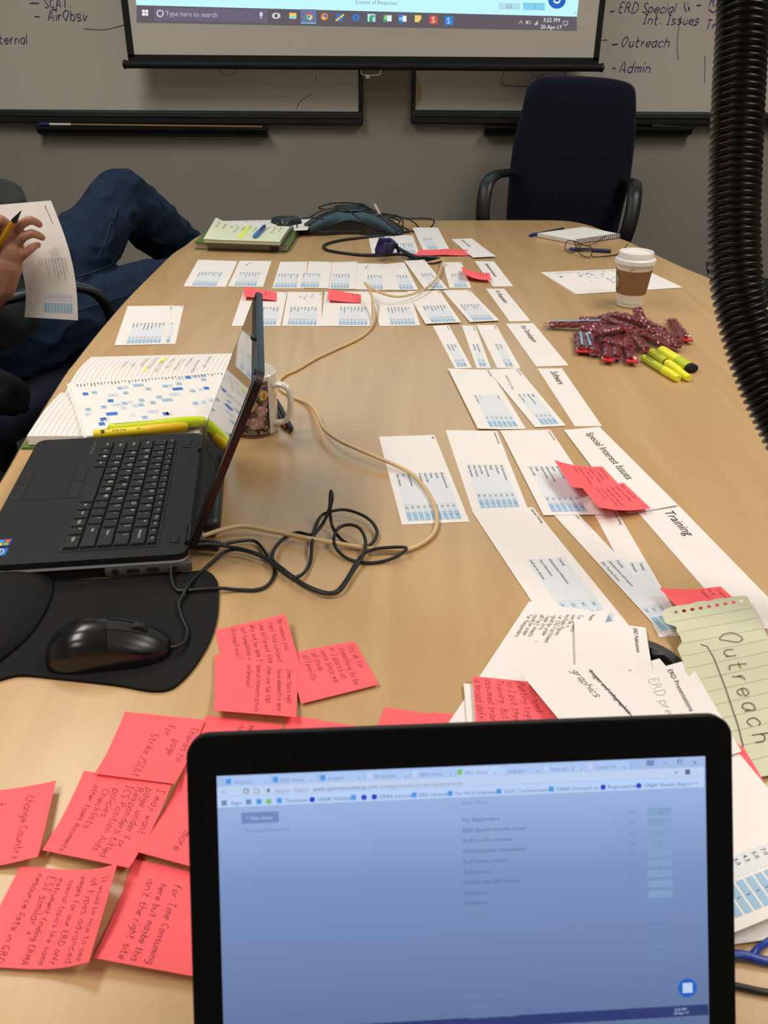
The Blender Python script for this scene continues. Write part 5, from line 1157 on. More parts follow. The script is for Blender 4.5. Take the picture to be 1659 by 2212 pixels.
def candy(i, A, B, za, zb_, kind, label):
    a, b = P(*z7c(*A), za + .0045), P(*z7c(*B), zb_ + .0045); d = b - a; L = d.length
    if L > .16: b = a + d * (.16 / L)
    root = empty('wrapped_candy', ((a + b) / 2).xyz, label or 'dark red licorice twist in crinkled clear wrapper within the candy pile', 'candy', 'wrapped licorice candies')
    rn = random.Random(i); d = (b - a); ex_ = d.normalized(); ey_ = Vector((-ex_.y, ex_.x, 0)).normalized(); ez_ = ex_.cross(ey_); L = d.length
    M = frame(a, ex_, ey_, ez_); mb = MB()
    for st in range(2):          # twisted pair of strands
        mb.tube([M @ Vector((L * (.09 + .82 * k / 24), .0052 * math.cos(k * .75 + st * math.pi), .0018 * math.sin(k * .75 + st * math.pi))) for k in range(25)], .0052, 6)
    build('licorice', mb, RED, root, smooth=60)
    nu, nv = 34, 14; vs = []
    for k in range(nu + 1):
        t = k / nu; end = t < .09 or t > .91; w_ = .0125 if not end else .0135; h_ = .0078 if not end else .0012
        for j in range(nv):
            th = 2 * math.pi * j / nv; cr = .0022 * noise.noise(Vector((k * 1.3 + i * 7, j * 1.1, i * 3.1)))
            vs.append(M @ Vector((t * L, (w_ + cr) * math.cos(th), (h_ + cr * (1.4 if not end else .6)) * math.sin(th) + (.0015 * math.sin(j * 2) if end else 0))))
    fs = [(k * nv + j, k * nv + (j + 1) % nv, (k + 1) * nv + (j + 1) % nv, (k + 1) * nv + j) for k in range(nu) for j in range(nv)]
    mb = MB(); mb.add(vs, fs); build('wrapper', mb, FILM, root, smooth=35)
    if kind == 'b':
        mb = MB(); n_ = 10
        mb.add([M @ Vector((L * (.12 + .7 * k / n_), s_ * (.0045 if i == 0 else .0026) + .002, .0088 + .0006 * math.sin(k * 2.1))) for k in range(n_ + 1) for s_ in (-1, 1)], [(2 * k, 2 * k + 2, 2 * k + 3, 2 * k + 1) for k in range(n_)]); build('blue_stripe', mb, BLUEF, root, smooth=60)
    if kind == 'r' or (kind == 'b' and i > 3):
        mb = MB().box((L * .945, 0, .0005), (L * .09, .021, .0030), M, bevel=.001); build('red_end', mb, REDF, root, smooth=40)
for i, (A, B, za, zb_, kd, lb) in enumerate(CAND): candy(i, A, B, za, zb_, kd, lb)

# three highlighters by the candy
def hl3(label, A, B, parts_, r0, sx=1.0, txt=None, group='highlighters beside the candy'):
    a, b = P(*z7c(*A), r0), P(*z7c(*B), r0 * .95)
    root = empty('highlighter_pen', ((a + b) / 2).xyz, label, 'highlighter', group); d = b - a
    for nm, pf, mm in parts_: build(nm, MB().tube([a + d * t for t, r_ in pf], 1, 16, radii=[r_ * r0 for t, r_ in pf], sx=sx, up=(0, 0, 1)), mm, root, smooth=40)
    if txt:
        sd = d.normalized(); top = (Vector((0, 0, .8)) + Vector((sd.y, -sd.x, 0)) * .6 * (1 if sd.y < 0 else -1)).normalized(); top = Vector((0, -.55, .83)); top = (top - sd * top.dot(sd)).normalized(); si = top.cross(sd); mb = MB()
        for st, t0, off, sz in txt:
            vs, fs, _ = text2d(st, sz); mb.add([a + d * t0 + sd * u + si * (v + off) + top * (r0 * 1.02) for u, v in vs], fs)
        build('barrel_print', mb, [INK], root)['kind'] = 'stuff'
LIM2 = mat('highlighter_olive_lime', (196, 208, 44), .4)
hl3('yellow highlighter with black print and ribbed cap, nearest of three by the candy', (1050, 560), (1405, 775), [('barrel', [(0, .5), (.03, .9), (.55, 1), (.62, 1)], LIM2), ('cap', [(.62, 1.04), (.64, 1.08), (.95, .98), (1.0, .8)], FLUO)], .0075, txt=[('Highlighter', .12, -.003, .0065), ('chisel tip', .2, .003, .003)])
hl3('yellow highlighter with a black chevron, middle of three by the candy', (1130, 500), (1510, 770), [('barrel', [(0, .5), (.03, .9), (.5, 1), (.62, 1)], LIM2), ('chevron_band', [(.44, 1.03), (.46, 1.03)], BLACKM), ('cap', [(.47, 1.03), (.62, 1.08), (.74, 1.08), (.75, .9), (.97, .85), (1.0, .7)], FLUO)], .0080, txt=[('Fluorescent', .14, -.003, .0055), ('ink', .2, .003, .003)])
hl3('lime flat-barrel highlighter with a black end, farthest of three by the candy', (1230, 480), (1550, 680), [('barrel', [(0, .6), (.04, .95), (.58, 1)], FLUO), ('cap', [(.58, 1.03), (.92, 1.1)], LIM2), ('black_end', [(.92, 1.08), (.99, 1.08), (1.0, .9)], BLACKM)], .0085, sx=1.35)

# white spiral pad with a pen, glasses and a second pen
def z6(x, y): return (1130 + x / 6.144, 480 + y / 6.144)
pdz = .013
A_, B_2, C_, D_ = P(1161, 503.6, pdz), P(1261, 489.8, pdz), P(1339, 505.2, pdz), P(1242.3, 519, pdz)
sp = empty('spiral_pad', ((A_ + C_) / 2 - Vector((0, 0, pdz))), 'white spiral-bound notepad on the table in front of the navy chair', 'notepad')
build('pages', MB().prism([(v.x, v.y) for v in (A_, B_2, C_, D_)], TZ + .002, TZ + pdz), mat('pad_pages', (234, 230, 224), .85), sp)
build('back_cover', MB().prism([(v.x * 1.0 + (v.x - (A_.x + C_.x) / 2) * .015, v.y + (v.y - (A_.y + C_.y) / 2) * .015) for v in (A_, B_2, C_, D_)], TZ + .0004, TZ + .002), mat('kraft_backing', (150, 122, 92), .8), sp)
mb = MB(); N = 22
ed = (C_ - D_); en = ed.normalized(); pn = Vector((en.y, -en.x, 0))
for k in range(N):
    c0 = D_ + ed * ((k + .5) / N) - Vector((0, 0, pdz * .5)); mb.tube([c0 + pn * (.0065 * math.cos(t) + .001) + Vector((0, 0, .0088 * math.sin(t))) + en * (.002 * t / 6) for t in [2 * math.pi * q / 12 for q in range(12)]], .0010, 5, closed=True)
build('spiral_binding', mb, mat('coil_dark', (58, 54, 50), .35, metal=.6), sp, smooth=60)['kind'] = 'stuff'
BPEN = mat('pen_blue', (34, 44, 128), .35)
a, b = P(1144, 509, .005), P(1217, 494, .005)
along(a, b, 'ballpoint_pen', 'blue capped pen lying along the left edge of the spiral pad', [(0, .003), (.05, .0052), (.22, .0056)], BPEN, 'pen', [('barrel_body', [(.22, .0046), (1, .0044)], DARKG)])
a, b = P(1220, 537, .006), P(1320, 542.5, .006)
along(a, b, 'ballpoint_pen', 'dark blue gel pen with a silver tip lying under the eyeglasses', [(.22, .0056), (.9, .0054)], mat('pen_navy', (40, 52, 88), .3), 'pen', [('tip', [(0, .0008), (.10, .0032)], STEEL), ('grip', [(.10, .0046), (.22, .0052)], mat('pen_grip_blue', (44, 66, 150), .4)), ('end_cap', [(.9, .0056), (.98, .0056), (1, .004)], BLACKP)])
gl = empty('eyeglasses', P(1250, 545), 'thin dark-framed eyeglasses standing open on the table by the spiral pad', 'eyeglasses')
GF = mat('glasses_frame', (50, 36, 26), .3, metal=.5); LENS = mat('lens_glass', (250, 245, 238), .02, trans=1.0, ior=1.05, alpha=.25)
def gp(lst): return [P(x, y, z) for x, y, z in lst]
L1 = gp([(1220, 537, .006), (1221, 530, .020), (1227, 520, .034), (1239, 522, .036), (1243, 530, .024), (1246, 541, .008), (1234, 545.5, .003), (1224, 542, .003)])
L2 = gp([(1249, 542, .012), (1253, 531, .030), (1264, 529.5, .034), (1276, 534, .034), (1278.5, 541, .024), (1277, 551, .008), (1270, 556, .003), (1256, 551, .004)])
for nm, Lx in (('lens_rim', L1), ('lens_rim', L2)):
    cv = catmull(Lx, 4, True); rm = build(nm, MB().tube(cv, .0012, 6, closed=True), GF, gl, smooth=80)
    mb = MB(); mb.add(cv, [tuple(range(len(cv)))]); build('lens', mb, LENS, rm)
build('nose_bridge', MB().tube(catmull(gp([(1243, 531, .024), (1247, 530, .028), (1252, 532, .027)]), 5), .0011, 6), GF, gl, smooth=80)
build('temple', MB().tube(catmull(gp([(1278, 548, .016), (1279, 554, .004), (1295, 554.5, .003), (1318, 552.5, .003), (1335, 549, .003), (1347, 538, .010), (1356.5, 527, .016)]), 5), .0015, 6), GF, gl, smooth=80)
build('temple', MB().tube(catmull(gp([(1240, 521, .036), (1262, 530, .018), (1276, 529, .010), (1290, 523, .010), (1300, 515, .014), (1309, 510, .018)]), 5), .0015, 6), GF, gl, smooth=80)

# ================================================================== FAR LEFT: books, pad, phone
def z4(x, y): return (400 + x / 5.53, 430 + y / 5.53)
bk_ = empty('green_book', P(530, 525), 'thick green clothbound book lying flat at the far left of the table', 'book')
NLb, NRb, FRb = P(421, 539), P(621.5, 545), P(643, 510); FLb = NLb + (FRb - NRb); BT = .021
def quadp(c, g): m_ = (c[0] + c[2]) / 2; return [((v.x - m_.x) * g + m_.x, (v.y - m_.y) * g + m_.y) for v in c]
Q = [NLb, NRb, FRb, FLb]
build('back_cover', MB().prism(quadp(Q, 1), TZ + .0005, TZ + .003), GREENC, bk_)
build('page_block', MB().prism(quadp(Q, .965), TZ + .003, TZ + BT - .003), mat('aged_pages', (186, 174, 148), .9, noise_scale=1, noise_amt=.12, stretch=(1, 1, 3000)), bk_)
build('front_cover', MB().prism(quadp(Q, 1), TZ + BT - .003, TZ + BT), GREENC, bk_)
lb_ = NLb.lerp(NRb, .86); mb = MB().box((lb_.x, lb_.y + .0035, TZ + BT / 2), (.026, .002, BT - .006)); build('purple_mark', mb, mat('library_purple', (112, 66, 100), .8), bk_)
C = [P(469.6, 477.4, .028), P(676, 473.5, .022), P(664, 497, .023), P(455, 505, .0225)]
rn = random.Random(4); cl = []
for k in range(40): u = rn.uniform(.02, .17); cl.append((u, rn.uniform(.02, .27), rn.choice([1, 2, 2, 3]), .008, .006))
heat_sheet('heat_map_sheet', 'sheet with a blue heat map behind the ruled pad at the far left', C, cl, 12, ticks=40)
PZ = BT + .014
pd_ = empty('ruled_pad', P(530, 512, BT), 'spiral ruled pad with pale green pages lying on the green book', 'notepad')
pA, pB, pC, pD = P(439, 517, PZ), P(606, 522.5, PZ), P(629, 489, PZ), P(468, 486, PZ)
QB = [pA, pB, pC, pD]
build('cover', MB().prism(quadp(QB, 1.01), TZ + BT + .0012, TZ + BT + .004), mat('pad_dark_green', (58, 78, 34), .6), pd_)
build('pages', MB().prism(quadp(QB, .985), TZ + BT + .004, TZ + PZ - .0014), mat('pad_page_edges', (206, 208, 170), .85), pd_)
sp_ = Surf([pD, pC, pB, pA], lambda u, v: .028 * max(0, .28 - v) ** 1.6 * 6 * (1 - u) + .004 * max(0, .2 - v))
tp = build('top_page', sp_.sheet(10, 14), mat('pale_green_page', (220, 226, 196), .85), pd_, smooth=60)
mb = MB()
for i in range(12): sp_.hand(mb, ['spill issues', 'cards for team', 'tabs', 'names and', 'search box', 'maps'][i % 6], .02, sp_.W - .03 - .019 * i, .010, 0, .0007, rnd=random.Random(i), jit=.4)
sp_.rect(mb, .01, sp_.L - .03, sp_.W - .135, sp_.W - .122, 1, .0004); build('handwriting', mb, [GREYINK, YHL], tp)
mb = MB(); N = 20
for k in range(N):
    c0 = pB.lerp(pC, (k + .5) / N) - Vector((0, 0, .006)); mb.tube([c0 + Vector((1, .25, 0)).normalized() * (.006 * math.cos(t) + .002) + Vector((0, 0, .009 * math.sin(t))) for t in [2 * math.pi * q / 10 for q in range(10)]], .0011, 5, closed=True)
build('spiral_binding', mb, mat('coil_grey', (120, 124, 116), .35, metal=.7), pd_, smooth=60)['kind'] = 'stuff'
a, b = P(550, 511, PZ + .006), P(572, 488, PZ + .008)
along(a, b, 'ballpoint_pen', 'bright blue pen lying across the ruled pad on the green book', [(0, .005), (.04, .0068), (.4, .0068)], mat('pen_sky_blue', (70, 122, 196), .35), 'pen', [('cap', [(.4, .0056), (.95, .0056), (1, .004)], mat('pen_mid_blue', (44, 80, 160), .35))])
# microphone pod
mp0 = P(618, 497, .004)
mic = empty('microphone_pod', mp0, 'dark microphone pod with a red light beside the conference phone', 'microphone')
poly = [(mp0.x + (.042 + .010 * math.cos(3 * t)) * math.cos(t + .5) * 1.05, mp0.y + (.042 + .010 * math.cos(3 * t)) * math.sin(t + .5)) for t in [2 * math.pi * k / 36 for k in range(36)]]
def dome(poly, z0, h, m_=None, steps=5, shrink=.55):
    cx = sum(p[0] for p in poly) / len(poly); cy = sum(p[1] for p in poly) / len(poly); n = len(poly); vs = []; fs = []
    for k in range(steps + 1):
        a = math.pi / 2 * k / steps; s_ = 1 - (1 - shrink) * (1 - math.cos(a)) ; z = z0 + h * math.sin(a)
        vs += [Vector((cx + (p[0] - cx) * s_, cy + (p[1] - cy) * s_, z)) for p in poly]
    for k in range(steps):
        for i in range(n): fs.append((k * n + i, k * n + (i + 1) % n, (k + 1) * n + (i + 1) % n, (k + 1) * n + i))
    fs.append(tuple(steps * n + i for i in range(n))); fs.append(tuple(range(n - 1, -1, -1))); mb = MB(); mb.add(vs, fs); return mb
TEAL = mat('phone_teal_grey', (40, 54, 58), .3)
build('body', dome(poly, TZ + .026, .019), TEAL, mic, smooth=50)
build('foot', MB().prism(poly, TZ + .0225, TZ + .0265), BLACKM, mic)
build('red_light', MB().lathe([(.005, 0), (.005, .002), (.002, .003)], Matrix.Translation((mp0.x + .012, mp0.y - .005, TZ + .0445)), 14), mat('red_led', (170, 50, 50), .3), mic)
# conference phone, three-legged
PC = P(760, 490); PC = Vector((PC.x, 2.905, TZ)); ph = empty('conference_phone', PC, 'black three-legged conference phone with cables piled over it', 'phone')
PH_M = mat('phone_black', (26, 29, 31), .25)
def pang(th):   # 0..1 : 1 on a leg, 0 between legs; legs point at 210, 330 and 90 degrees
    return .5 + .5 * math.cos(3 * (th - math.radians(90)))
n = 96; rings = 14; vs = []; fs = []
def pr_(th): return .098 + .092 * pang(th) ** 1.5
def pez(th): return .004 + .041 * (1 - pang(th)) ** .75
for k in range(rings + 1):
    t = k / rings
    for i in range(n):
        th = 2 * math.pi * i / n; R_ = pr_(th); z = pez(th) + (.066 - pez(th)) * (1 - t ** 2.2) if t > .28 else .064 + (0 if t > .2 else -.004)
        vs.append(PC + Vector((R_ * t * math.cos(th), R_ * t * math.sin(th), z)))
for k in range(rings):
    for i in range(n): fs.append((k * n + i, (k + 1) * n + i, (k + 1) * n + (i + 1) % n, k * n + (i + 1) % n))
mb = MB(); mb.add(vs, fs); build('shell', mb, PH_M, ph, smooth=60)
mb = MB(); vs = []
for i in range(n):
    th = 2 * math.pi * i / n; R_ = pr_(th) - .004; vs += [PC + Vector((R_ * math.cos(th), R_ * math.sin(th), .001)), PC + Vector((R_ * math.cos(th), R_ * math.sin(th), pez(th)))]
mb.add(vs, [(2 * i, 2 * ((i + 1) % n), 2 * ((i + 1) % n) + 1, 2 * i + 1) for i in range(n)]); build('speaker_grille', mb, mat('grille_brown_black', (40, 33, 29), .8, bump=.5, bump_scale=900, bump_dist=.001), ph)
build('keypad_panel', MB().lathe([(.05, .0640), (.046, .0660), (.02, .0655), (.002, .0655)], Matrix.Translation(PC), 32), TEAL, ph, smooth=40)
mb = MB()
for th in (210, 330, 90):
    d_ = Vector((math.cos(math.radians(th)), math.sin(math.radians(th)), 0)); s_ = Vector((-d_.y, d_.x, 0))
    mb = MB()
    for o_ in (-.006, .006): mb.tube([PC + d_ * r_ + s_ * o_ + Vector((0, 0, z_)) for r_, z_ in ((.115, .0478), (.14, .0375), (.165, .0250), (.18, .0155))], .0012, 5)
    build('leg_trim', mb, mat('trim_grey', (98, 98, 98), .4), ph, smooth=60)
tagp = W(815, 462, 2.83); mb = MB().box((0, 0, 0), (.007, .003, .05), Matrix.Translation((tagp.x + .003, tagp.y + .06, tagp.z - .002)) @ Matrix.Rotation(-.5, 4, 'Y')); build('white_tag', mb, WHITEPL, ph)
# phone cables
def z5(x, y): return (620 + x / 4.879, 430 + y / 4.879)
pcb = empty('phone_cables', PC, 'tangle of thin black cables draped over the conference phone', 'cable')
STR = [(2.80, .0022, [(240, 190), (330, 140), (430, 105), (540, 90), (620, 105), (700, 160), (780, 225), (860, 280), (950, 325), (1050, 347), (1150, 345), (1215, 300), (1218, 235), (1180, 190)]),
       (2.93, .0024, [(430, 110), (345, 100), (350, 80), (450, 50), (580, 40), (700, 45), (850, 90), (950, 150), (1050, 210), (1150, 260), (1230, 300), (1300, 335), (1335, 345)]),
       (2.95, .0024, [(710, 45), (800, 55), (900, 110), (1000, 150), (1150, 175), (1230, 200), (1330, 205), (1450, 205), (1530, 215), (1550, 240), (1535, 275), (1510, 300)]),
       (2.92, .0022, [(1180, 190), (1260, 205), (1320, 235), (1360, 265), (1385, 300)]), (2.79, .0022, [(390, 220), (300, 195), (200, 200), (130, 215), (105, 260), (115, 320), (160, 345)]),
       (2.76, .0024, [(290, 320), (350, 340), (400, 350), (450, 340), (600, 345), (720, 345), (760, 332)]), (2.97, .0024, [(500, 75), (620, 65), (760, 75), (900, 125), (1010, 160), (1120, 200), (1190, 235), (1150, 265), (1080, 240), (1100, 190), (1180, 185)])]
for Y0, r_, pl in STR:
    q = []
    for x, y in pl:
        a_ = W(*z5(x, y), Y0)
        if a_.z < TZ + .003: a_ = P(*z5(x, y), .003)
        q.append(a_)
    build('strand', MB().tube(catmull(q, 5), r_, 6), BLACKP, pcb, smooth=80)
# video cable with navy plug
vc = empty('video_cable', P(830, 535), 'thick black video cable looping to a navy blue plug by the far cable hole', 'cable')
q = [z5(1290, 345) + (.004,), z5(1180, 352) + (.004,), z5(1000, 385) + (.004,), z5(800, 405) + (.004,), z5(600, 430) + (.004,), z5(450, 462) + (.004,), z5(385, 500) + (.004,), z5(430, 540) + (.004,), z5(600, 570) + (.004,), z5(800, 588) + (.005,), z5(1000, 590) + (.006,), z5(1200, 582) + (.008,), z5(1300, 605) + (.006,), (905, 560, -.02), (908, 562, -.06)]
build('cord', MB().tube(catmull([P(*c_) for c_ in q], 6), .0046, 8), BLACKP, vc, smooth=80)
q = [(912, 563, -.05), (905, 558, .004), (890, 552, .016), (870, 542, .028), (852, 531, .036)]
build('plug_cord', MB().tube(catmull([P(*c_) for c_ in q], 6), .0052, 8), BLACKP, vc, smooth=80)
va, vb = P(853, 531, .037), P(818, 534, .040); vd = (vb - va).normalized()
_ye = Vector((0, 0, 1)).cross(vd).normalized(); _ze = vd.cross(_ye); vM = frame(va, vd, _ye * .45 + _ze * .893, _ze * .45 - _ye * .893)
NAVY = mat('navy_plug', (26, 22, 78), .4); VL = (vb - va).length
build('plug', MB().box((VL * .38, 0, 0), (VL * .5, .036, .026), vM, bevel=.004).box((VL * .80, 0, 0), (VL * .36, .044, .030), vM, bevel=.003).tube([vM @ Vector((-.006, 0, 0)), vM @ Vector((VL * .2, 0, 0))], .0085, 10), NAVY, vc, smooth=40)
for s_ in (-1, 1): build('thumbscrew', MB().tube([vM @ Vector((VL * .45, s_ * .022, 0)), vM @ Vector((VL * 1.02, s_ * .022, 0))], .0062, 8), NAVY, vc, smooth=40)
# ================================================================== CHAIRS
NAVYF = mat('navy_chair_fabric', (15, 19, 38), .9, spec=.2, bump=.3, bump_scale=700, bump_dist=.0008, sheen=.1)
CHB = mat('chair_black_plastic', (30, 31, 31), .4)
FCX = W(1247, 300, 3.42).x; FLOC = Vector((FCX, 3.18, 0))
OUTL = [(1093.7, 474), (1100, 380.5), (1111, 302), (1126.6, 246), (1136.7, 200.8), (1144, 183), (1162, 168), (1190, 164), (1253, 164.6), (1316, 169), (1354, 177), (1371, 188), (1374.7, 205.8), (1374, 261.5), (1368, 330), (1359.5, 393), (1347, 444), (1337, 494)]
oc = [W(x, y, 3.42) for x, y in OUTL]; oc = [Vector((v.x - FCX, v.z, 0)) for v in oc]
oc = [Vector((oc[0].x + .012, .54, 0))] + oc + [Vector((oc[-1].x - .010, .54, 0))]
BACK_OUT = [(v.x, v.y) for v in catmull(oc, 3)]
ARM_L = [W(1108, 374, 3.37), W(1090, 374, 3.30), W(1069, 379, 3.20), W(1053, 397, 3.14), W(1045, 430, 3.11), W(1043, 470, 3.10), W(1050, 500, 3.12), W(1075, 525, 3.18)]
ARM_R = [W(1352, 392, 3.37), W(1364, 394, 3.30), W(1371, 400, 3.20), W(1371, 420, 3.14), W(1366, 458, 3.11), W(1355, 500, 3.10), W(1342, 528, 3.12), W(1320, 545, 3.18)]
ARM_L = [v - FLOC for v in ARM_L]; ARM_R = [v - FLOC for v in ARM_R]
for A_l in (ARM_L, ARM_R):
    A_l.append(Vector((A_l[-1].x * .92, .05, .47)))
def office_chair(label, loc, rz, back_m=NAVYF, arm_dz=0.0, arm_r=.0145):
    r = empty('office_chair', loc, label, 'chair', 'navy office chairs', rz=rz)
    cx = sum(p[0] for p in BACK_OUT) / len(BACK_OUT); cz = sum(p[1] for p in BACK_OUT) / len(BACK_OUT); n = len(BACK_OUT)
    def rings(lst, cap_first):
        vs = []; fs = []
        for sc_, y in lst:
            for x, z in BACK_OUT: zz = cz + (z - cz) * sc_; vs.append(Vector((cx + (x - cx) * sc_, .24 + y + .03 * ((zz - .85) / .4) ** 2, zz)))
        for k in range(len(lst) - 1):
            for i in range(n): fs.append((k * n + i, k * n + (i + 1) % n, (k + 1) * n + (i + 1) % n, (k + 1) * n + i))
        fs.append(tuple((len(lst) - 1) * n + i for i in range(n))); return vs, fs
    mb = MB(); mb.add(*rings([(.985, .014), (1.0, 0), (.985, -.018), (.94, -.032), (.82, -.040), (.5, -.044), (.1, -.045)], 0)); build('backrest', mb, back_m, r, smooth=60, local=True)
    mb = MB(); mb.add(*rings([(.985, .010), (.99, .020), (.93, .036), (.7, .044), (.1, .046)], 0)); build('back_shell', mb, CHB, r, smooth=60, local=True)
    for A_l in (ARM_L, ARM_R): build('armrest', MB().tube(catmull([v + Vector((0, 0, arm_dz)) for v in A_l], 6), arm_r, 12, sx=1.75, sy=1.0, up=(0, 0, 1)), CHB, r, smooth=60, local=True)
    build('seat', MB().box((0, -.02, .475), (.50, .48, .09), bevel=.035, seg=4), back_m, r, smooth=60, local=True)
    build('back_bracket', MB().box((0, .225, .46), (.07, .03, .25), bevel=.008), CHB, r, smooth=40, local=True)
    build('gas_column', MB().tube([(0, 0, .09), (0, 0, .44)], .028, 14), BLACKM, r, smooth=40, local=True)
    for k in range(5):
        a = 2 * math.pi * k / 5 + .3; d = Vector((math.cos(a), math.sin(a), 0))
        lg = build('base_leg', MB().tube([Vector((0, 0, .105)), d * .15 + Vector((0, 0, .095)), d * .30 + Vector((0, 0, .075))], 1, 8, radii=[.03, .024, .017]), CHB, r, smooth=50, local=True)
        s_ = Vector((-d.y, d.x, 0)); cst = MB()
        for e_ in (-1, 1): cst.tube([d * .30 + s_ * e_ * .006 + Vector((0, 0, .03)), d * .30 + s_ * e_ * .024 + Vector((0, 0, .03))], .029, 14)
        cst.tube([d * .30 + Vector((0, 0, .03)), d * .30 + Vector((0, 0, .08))], .007, 8)
        build('caster', cst, BLACKM, lg, smooth=40, local=True)
    return r
office_chair('empty navy high-back office chair at the far end of the table', FLOC, 0)
office_chair('navy office chair at the right, mostly hidden by the black hose', (1.64, 2.98, 0), -math.pi / 2)
fo = MB().box((0, 0, 0), (.30, .22, .03), Matrix.Translation((1.56, 2.98, .537)), bevel=.004)
tag(build('folder', fo, mat('pale_blue_folder', (120, 132, 150), .6), base=(1.56, 2.98, .522)), 'pale grey-blue folder lying on the right-hand navy chair', 'folder')
office_chair('navy office chair under the person at the left of the table', (-1.03, 2.12, 0), math.pi - .42, arm_dz=-.085, arm_r=.012)

# ================================================================== HOSE
def D(px, py, d): return CAMP + ray(px, py) * (d / FPX)
HD = .85
hp_ = [Vector((.37, 1.15, CEIL)), Vector((.37, 1.15, 2.4)), Vector((.37, 1.14, 2.0)), Vector((.37, 1.11, 1.62)), D(1612, -180, .87), D(1607, 0, HD), D(1598, 150, HD), D(1590, 320, HD), D(1585, 480, HD), D(1590, 600, HD), D(1607, 690, HD), D(1637, 790, HD), D(1680, 890, HD), D(1735, 990, HD), Vector((.475, .74, TZ + .115)), Vector((.545, .73, TZ + .060)), Vector((.62, .725, TZ + .032)), Vector((.70, .72, TZ + .028)), Vector((.80, .72, TZ + .028))]
fine = catmull(hp_, 40); acc = [0.0]
for i in range(1, len(fine)): acc.append(acc[-1] + (fine[i] - fine[i - 1]).length)
PITCHH = .00700; step = PITCHH / 5; pts = []; rad_ = []; j = 0; s_ = 0.0; k = 0
while s_ < acc[-1]:
    while acc[j + 1] < s_ and j < len(acc) - 2: j += 1
    t = (s_ - acc[j]) / max(1e-9, acc[j + 1] - acc[j]); pts.append(fine[j].lerp(fine[j + 1], t))
    rad_.append((.0256, .0249, .0216, .0216, .0249)[k % 5]); k += 1; s_ += step
hose = empty('corrugated_hose', hp_[0], 'black corrugated cable hose hanging from the ceiling at the right', 'hose')
build('hose', MB().tube(pts, 1, 26, radii=rad_), mat('hose_black', (4, 4, 4), .3, spec=.28), hose, smooth=75)
build('ceiling_collar', MB().lathe([(.06, CEIL - .012), (.06, CEIL - .001), (.03, CEIL - .0005)], Matrix.Translation((.37, 1.15, 0)), 28), BLACKP, hose, smooth=40)
mb = MB().tube(catmull([D(1560, 548, .872), D(1536, 552, .868), D(1528, 572, .866), D(1535, 600, .868), D(1560, 612, .872)], 6), .0013, 6)
build('tie_loop', mb, BLACKP, hose, smooth=80)

# ================================================================== PERSON
DENIM = mat('blue_denim', (30, 43, 64), .9, spec=.15, noise_scale=140, noise_amt=.16, bump=.35, bump_scale=900, bump_dist=.001)
SKIN = mat('skin', (178, 126, 102), .5, spec=.4, noise_scale=40, noise_amt=.06, bump=.15, bump_scale=400, bump_dist=.0008)
SHIRT = mat('dark_green_knit', (36, 41, 38), .95, noise_scale=40, noise_amt=.1, bump=.4, bump_scale=300, bump_dist=.002)
BLKC = mat('black_fleece', (20, 21, 22), .95, spec=.1, bump=.5, bump_scale=350, bump_dist=.002)
HIPA, HIPB = Vector((-.95, 2.22, .62)), Vector((-1.03, 2.06, .58))
KNA, ANA = W(263, 424, 2.62), W(422, 572, 2.92)
KNB = W(345, 618, 2.50); ANB = Vector((KNB.x + .10, KNB.y + .12, .22))
per = empty('person', (-1.03, 2.12, .48), 'seated person in blue jeans and dark top holding a pen and a printed strip', 'person')
HY = 1.80
def H(x, y, dy=0.0): return W(x, y, HY + dy)
wr = H(6, 618)
el = H(-170, 770, .02)
SHR, SHL = Vector((-1.22, 1.86, 1.10)), Vector((-1.20, 2.24, 1.10)); ELL = Vector((-1.24, 2.36, .86)); WRL = W(14, 428, 2.16)
HEAD = Vector((-1.20, 2.07, 1.40))
sk = [(el, .045, wr, .027), (wr, .027, H(16, 572), .031), (H(10, 585), .026, H(26, 540), .026), (H(14, 560), .022, H(12, 500), .020), (H(26, 545), .022, H(36, 550), .016)]
for kx, ky in ((12, 484), (31, 502), (35, 530), (41, 556)): sk.append((H(14, 585), .019, H(kx, ky, -.004), .0112))
for ch in ([(12, 484, -.004, .0118), (0, 474, -.016, .0105), (-10, 480, -.026, .0098), (-14, 492, -.028, .009)],
           [(30, 499, -.004, .0108), (46, 484, -.012, .0094), (64, 475, -.010, .0088), (77, 479, .000, .0080), (85, 485, .008, .0070)],
           [(35, 528, -.004, .0106), (51, 511, -.014, .0094), (68, 504, -.012, .0087), (82, 508, .000, .0080), (91, 513, .008, .0070)],
           [(42, 557, -.002, .0100), (56, 546, -.010, .0088), (68, 536, -.008, .0080), (76, 531, .000, .0074), (82, 529, .006, .0066)],
           [(2, 575, .012, .016), (8, 545, .034, .0125), (30, 522, .048, .0112), (46, 512, .050, .0100)]):
    q = [(H(a, b, c_), r_) for a, b, c_, r_ in ch]
    for i in range(len(q) - 1): sk.append((q[i][0], q[i][1], q[i + 1][0], q[i + 1][1]))
me = blob(sk, .0023, 3); o = link('body', me, SKIN, per, 180); o.location = -wloc(per)
o['label'] = 'bare right hand and forearm'
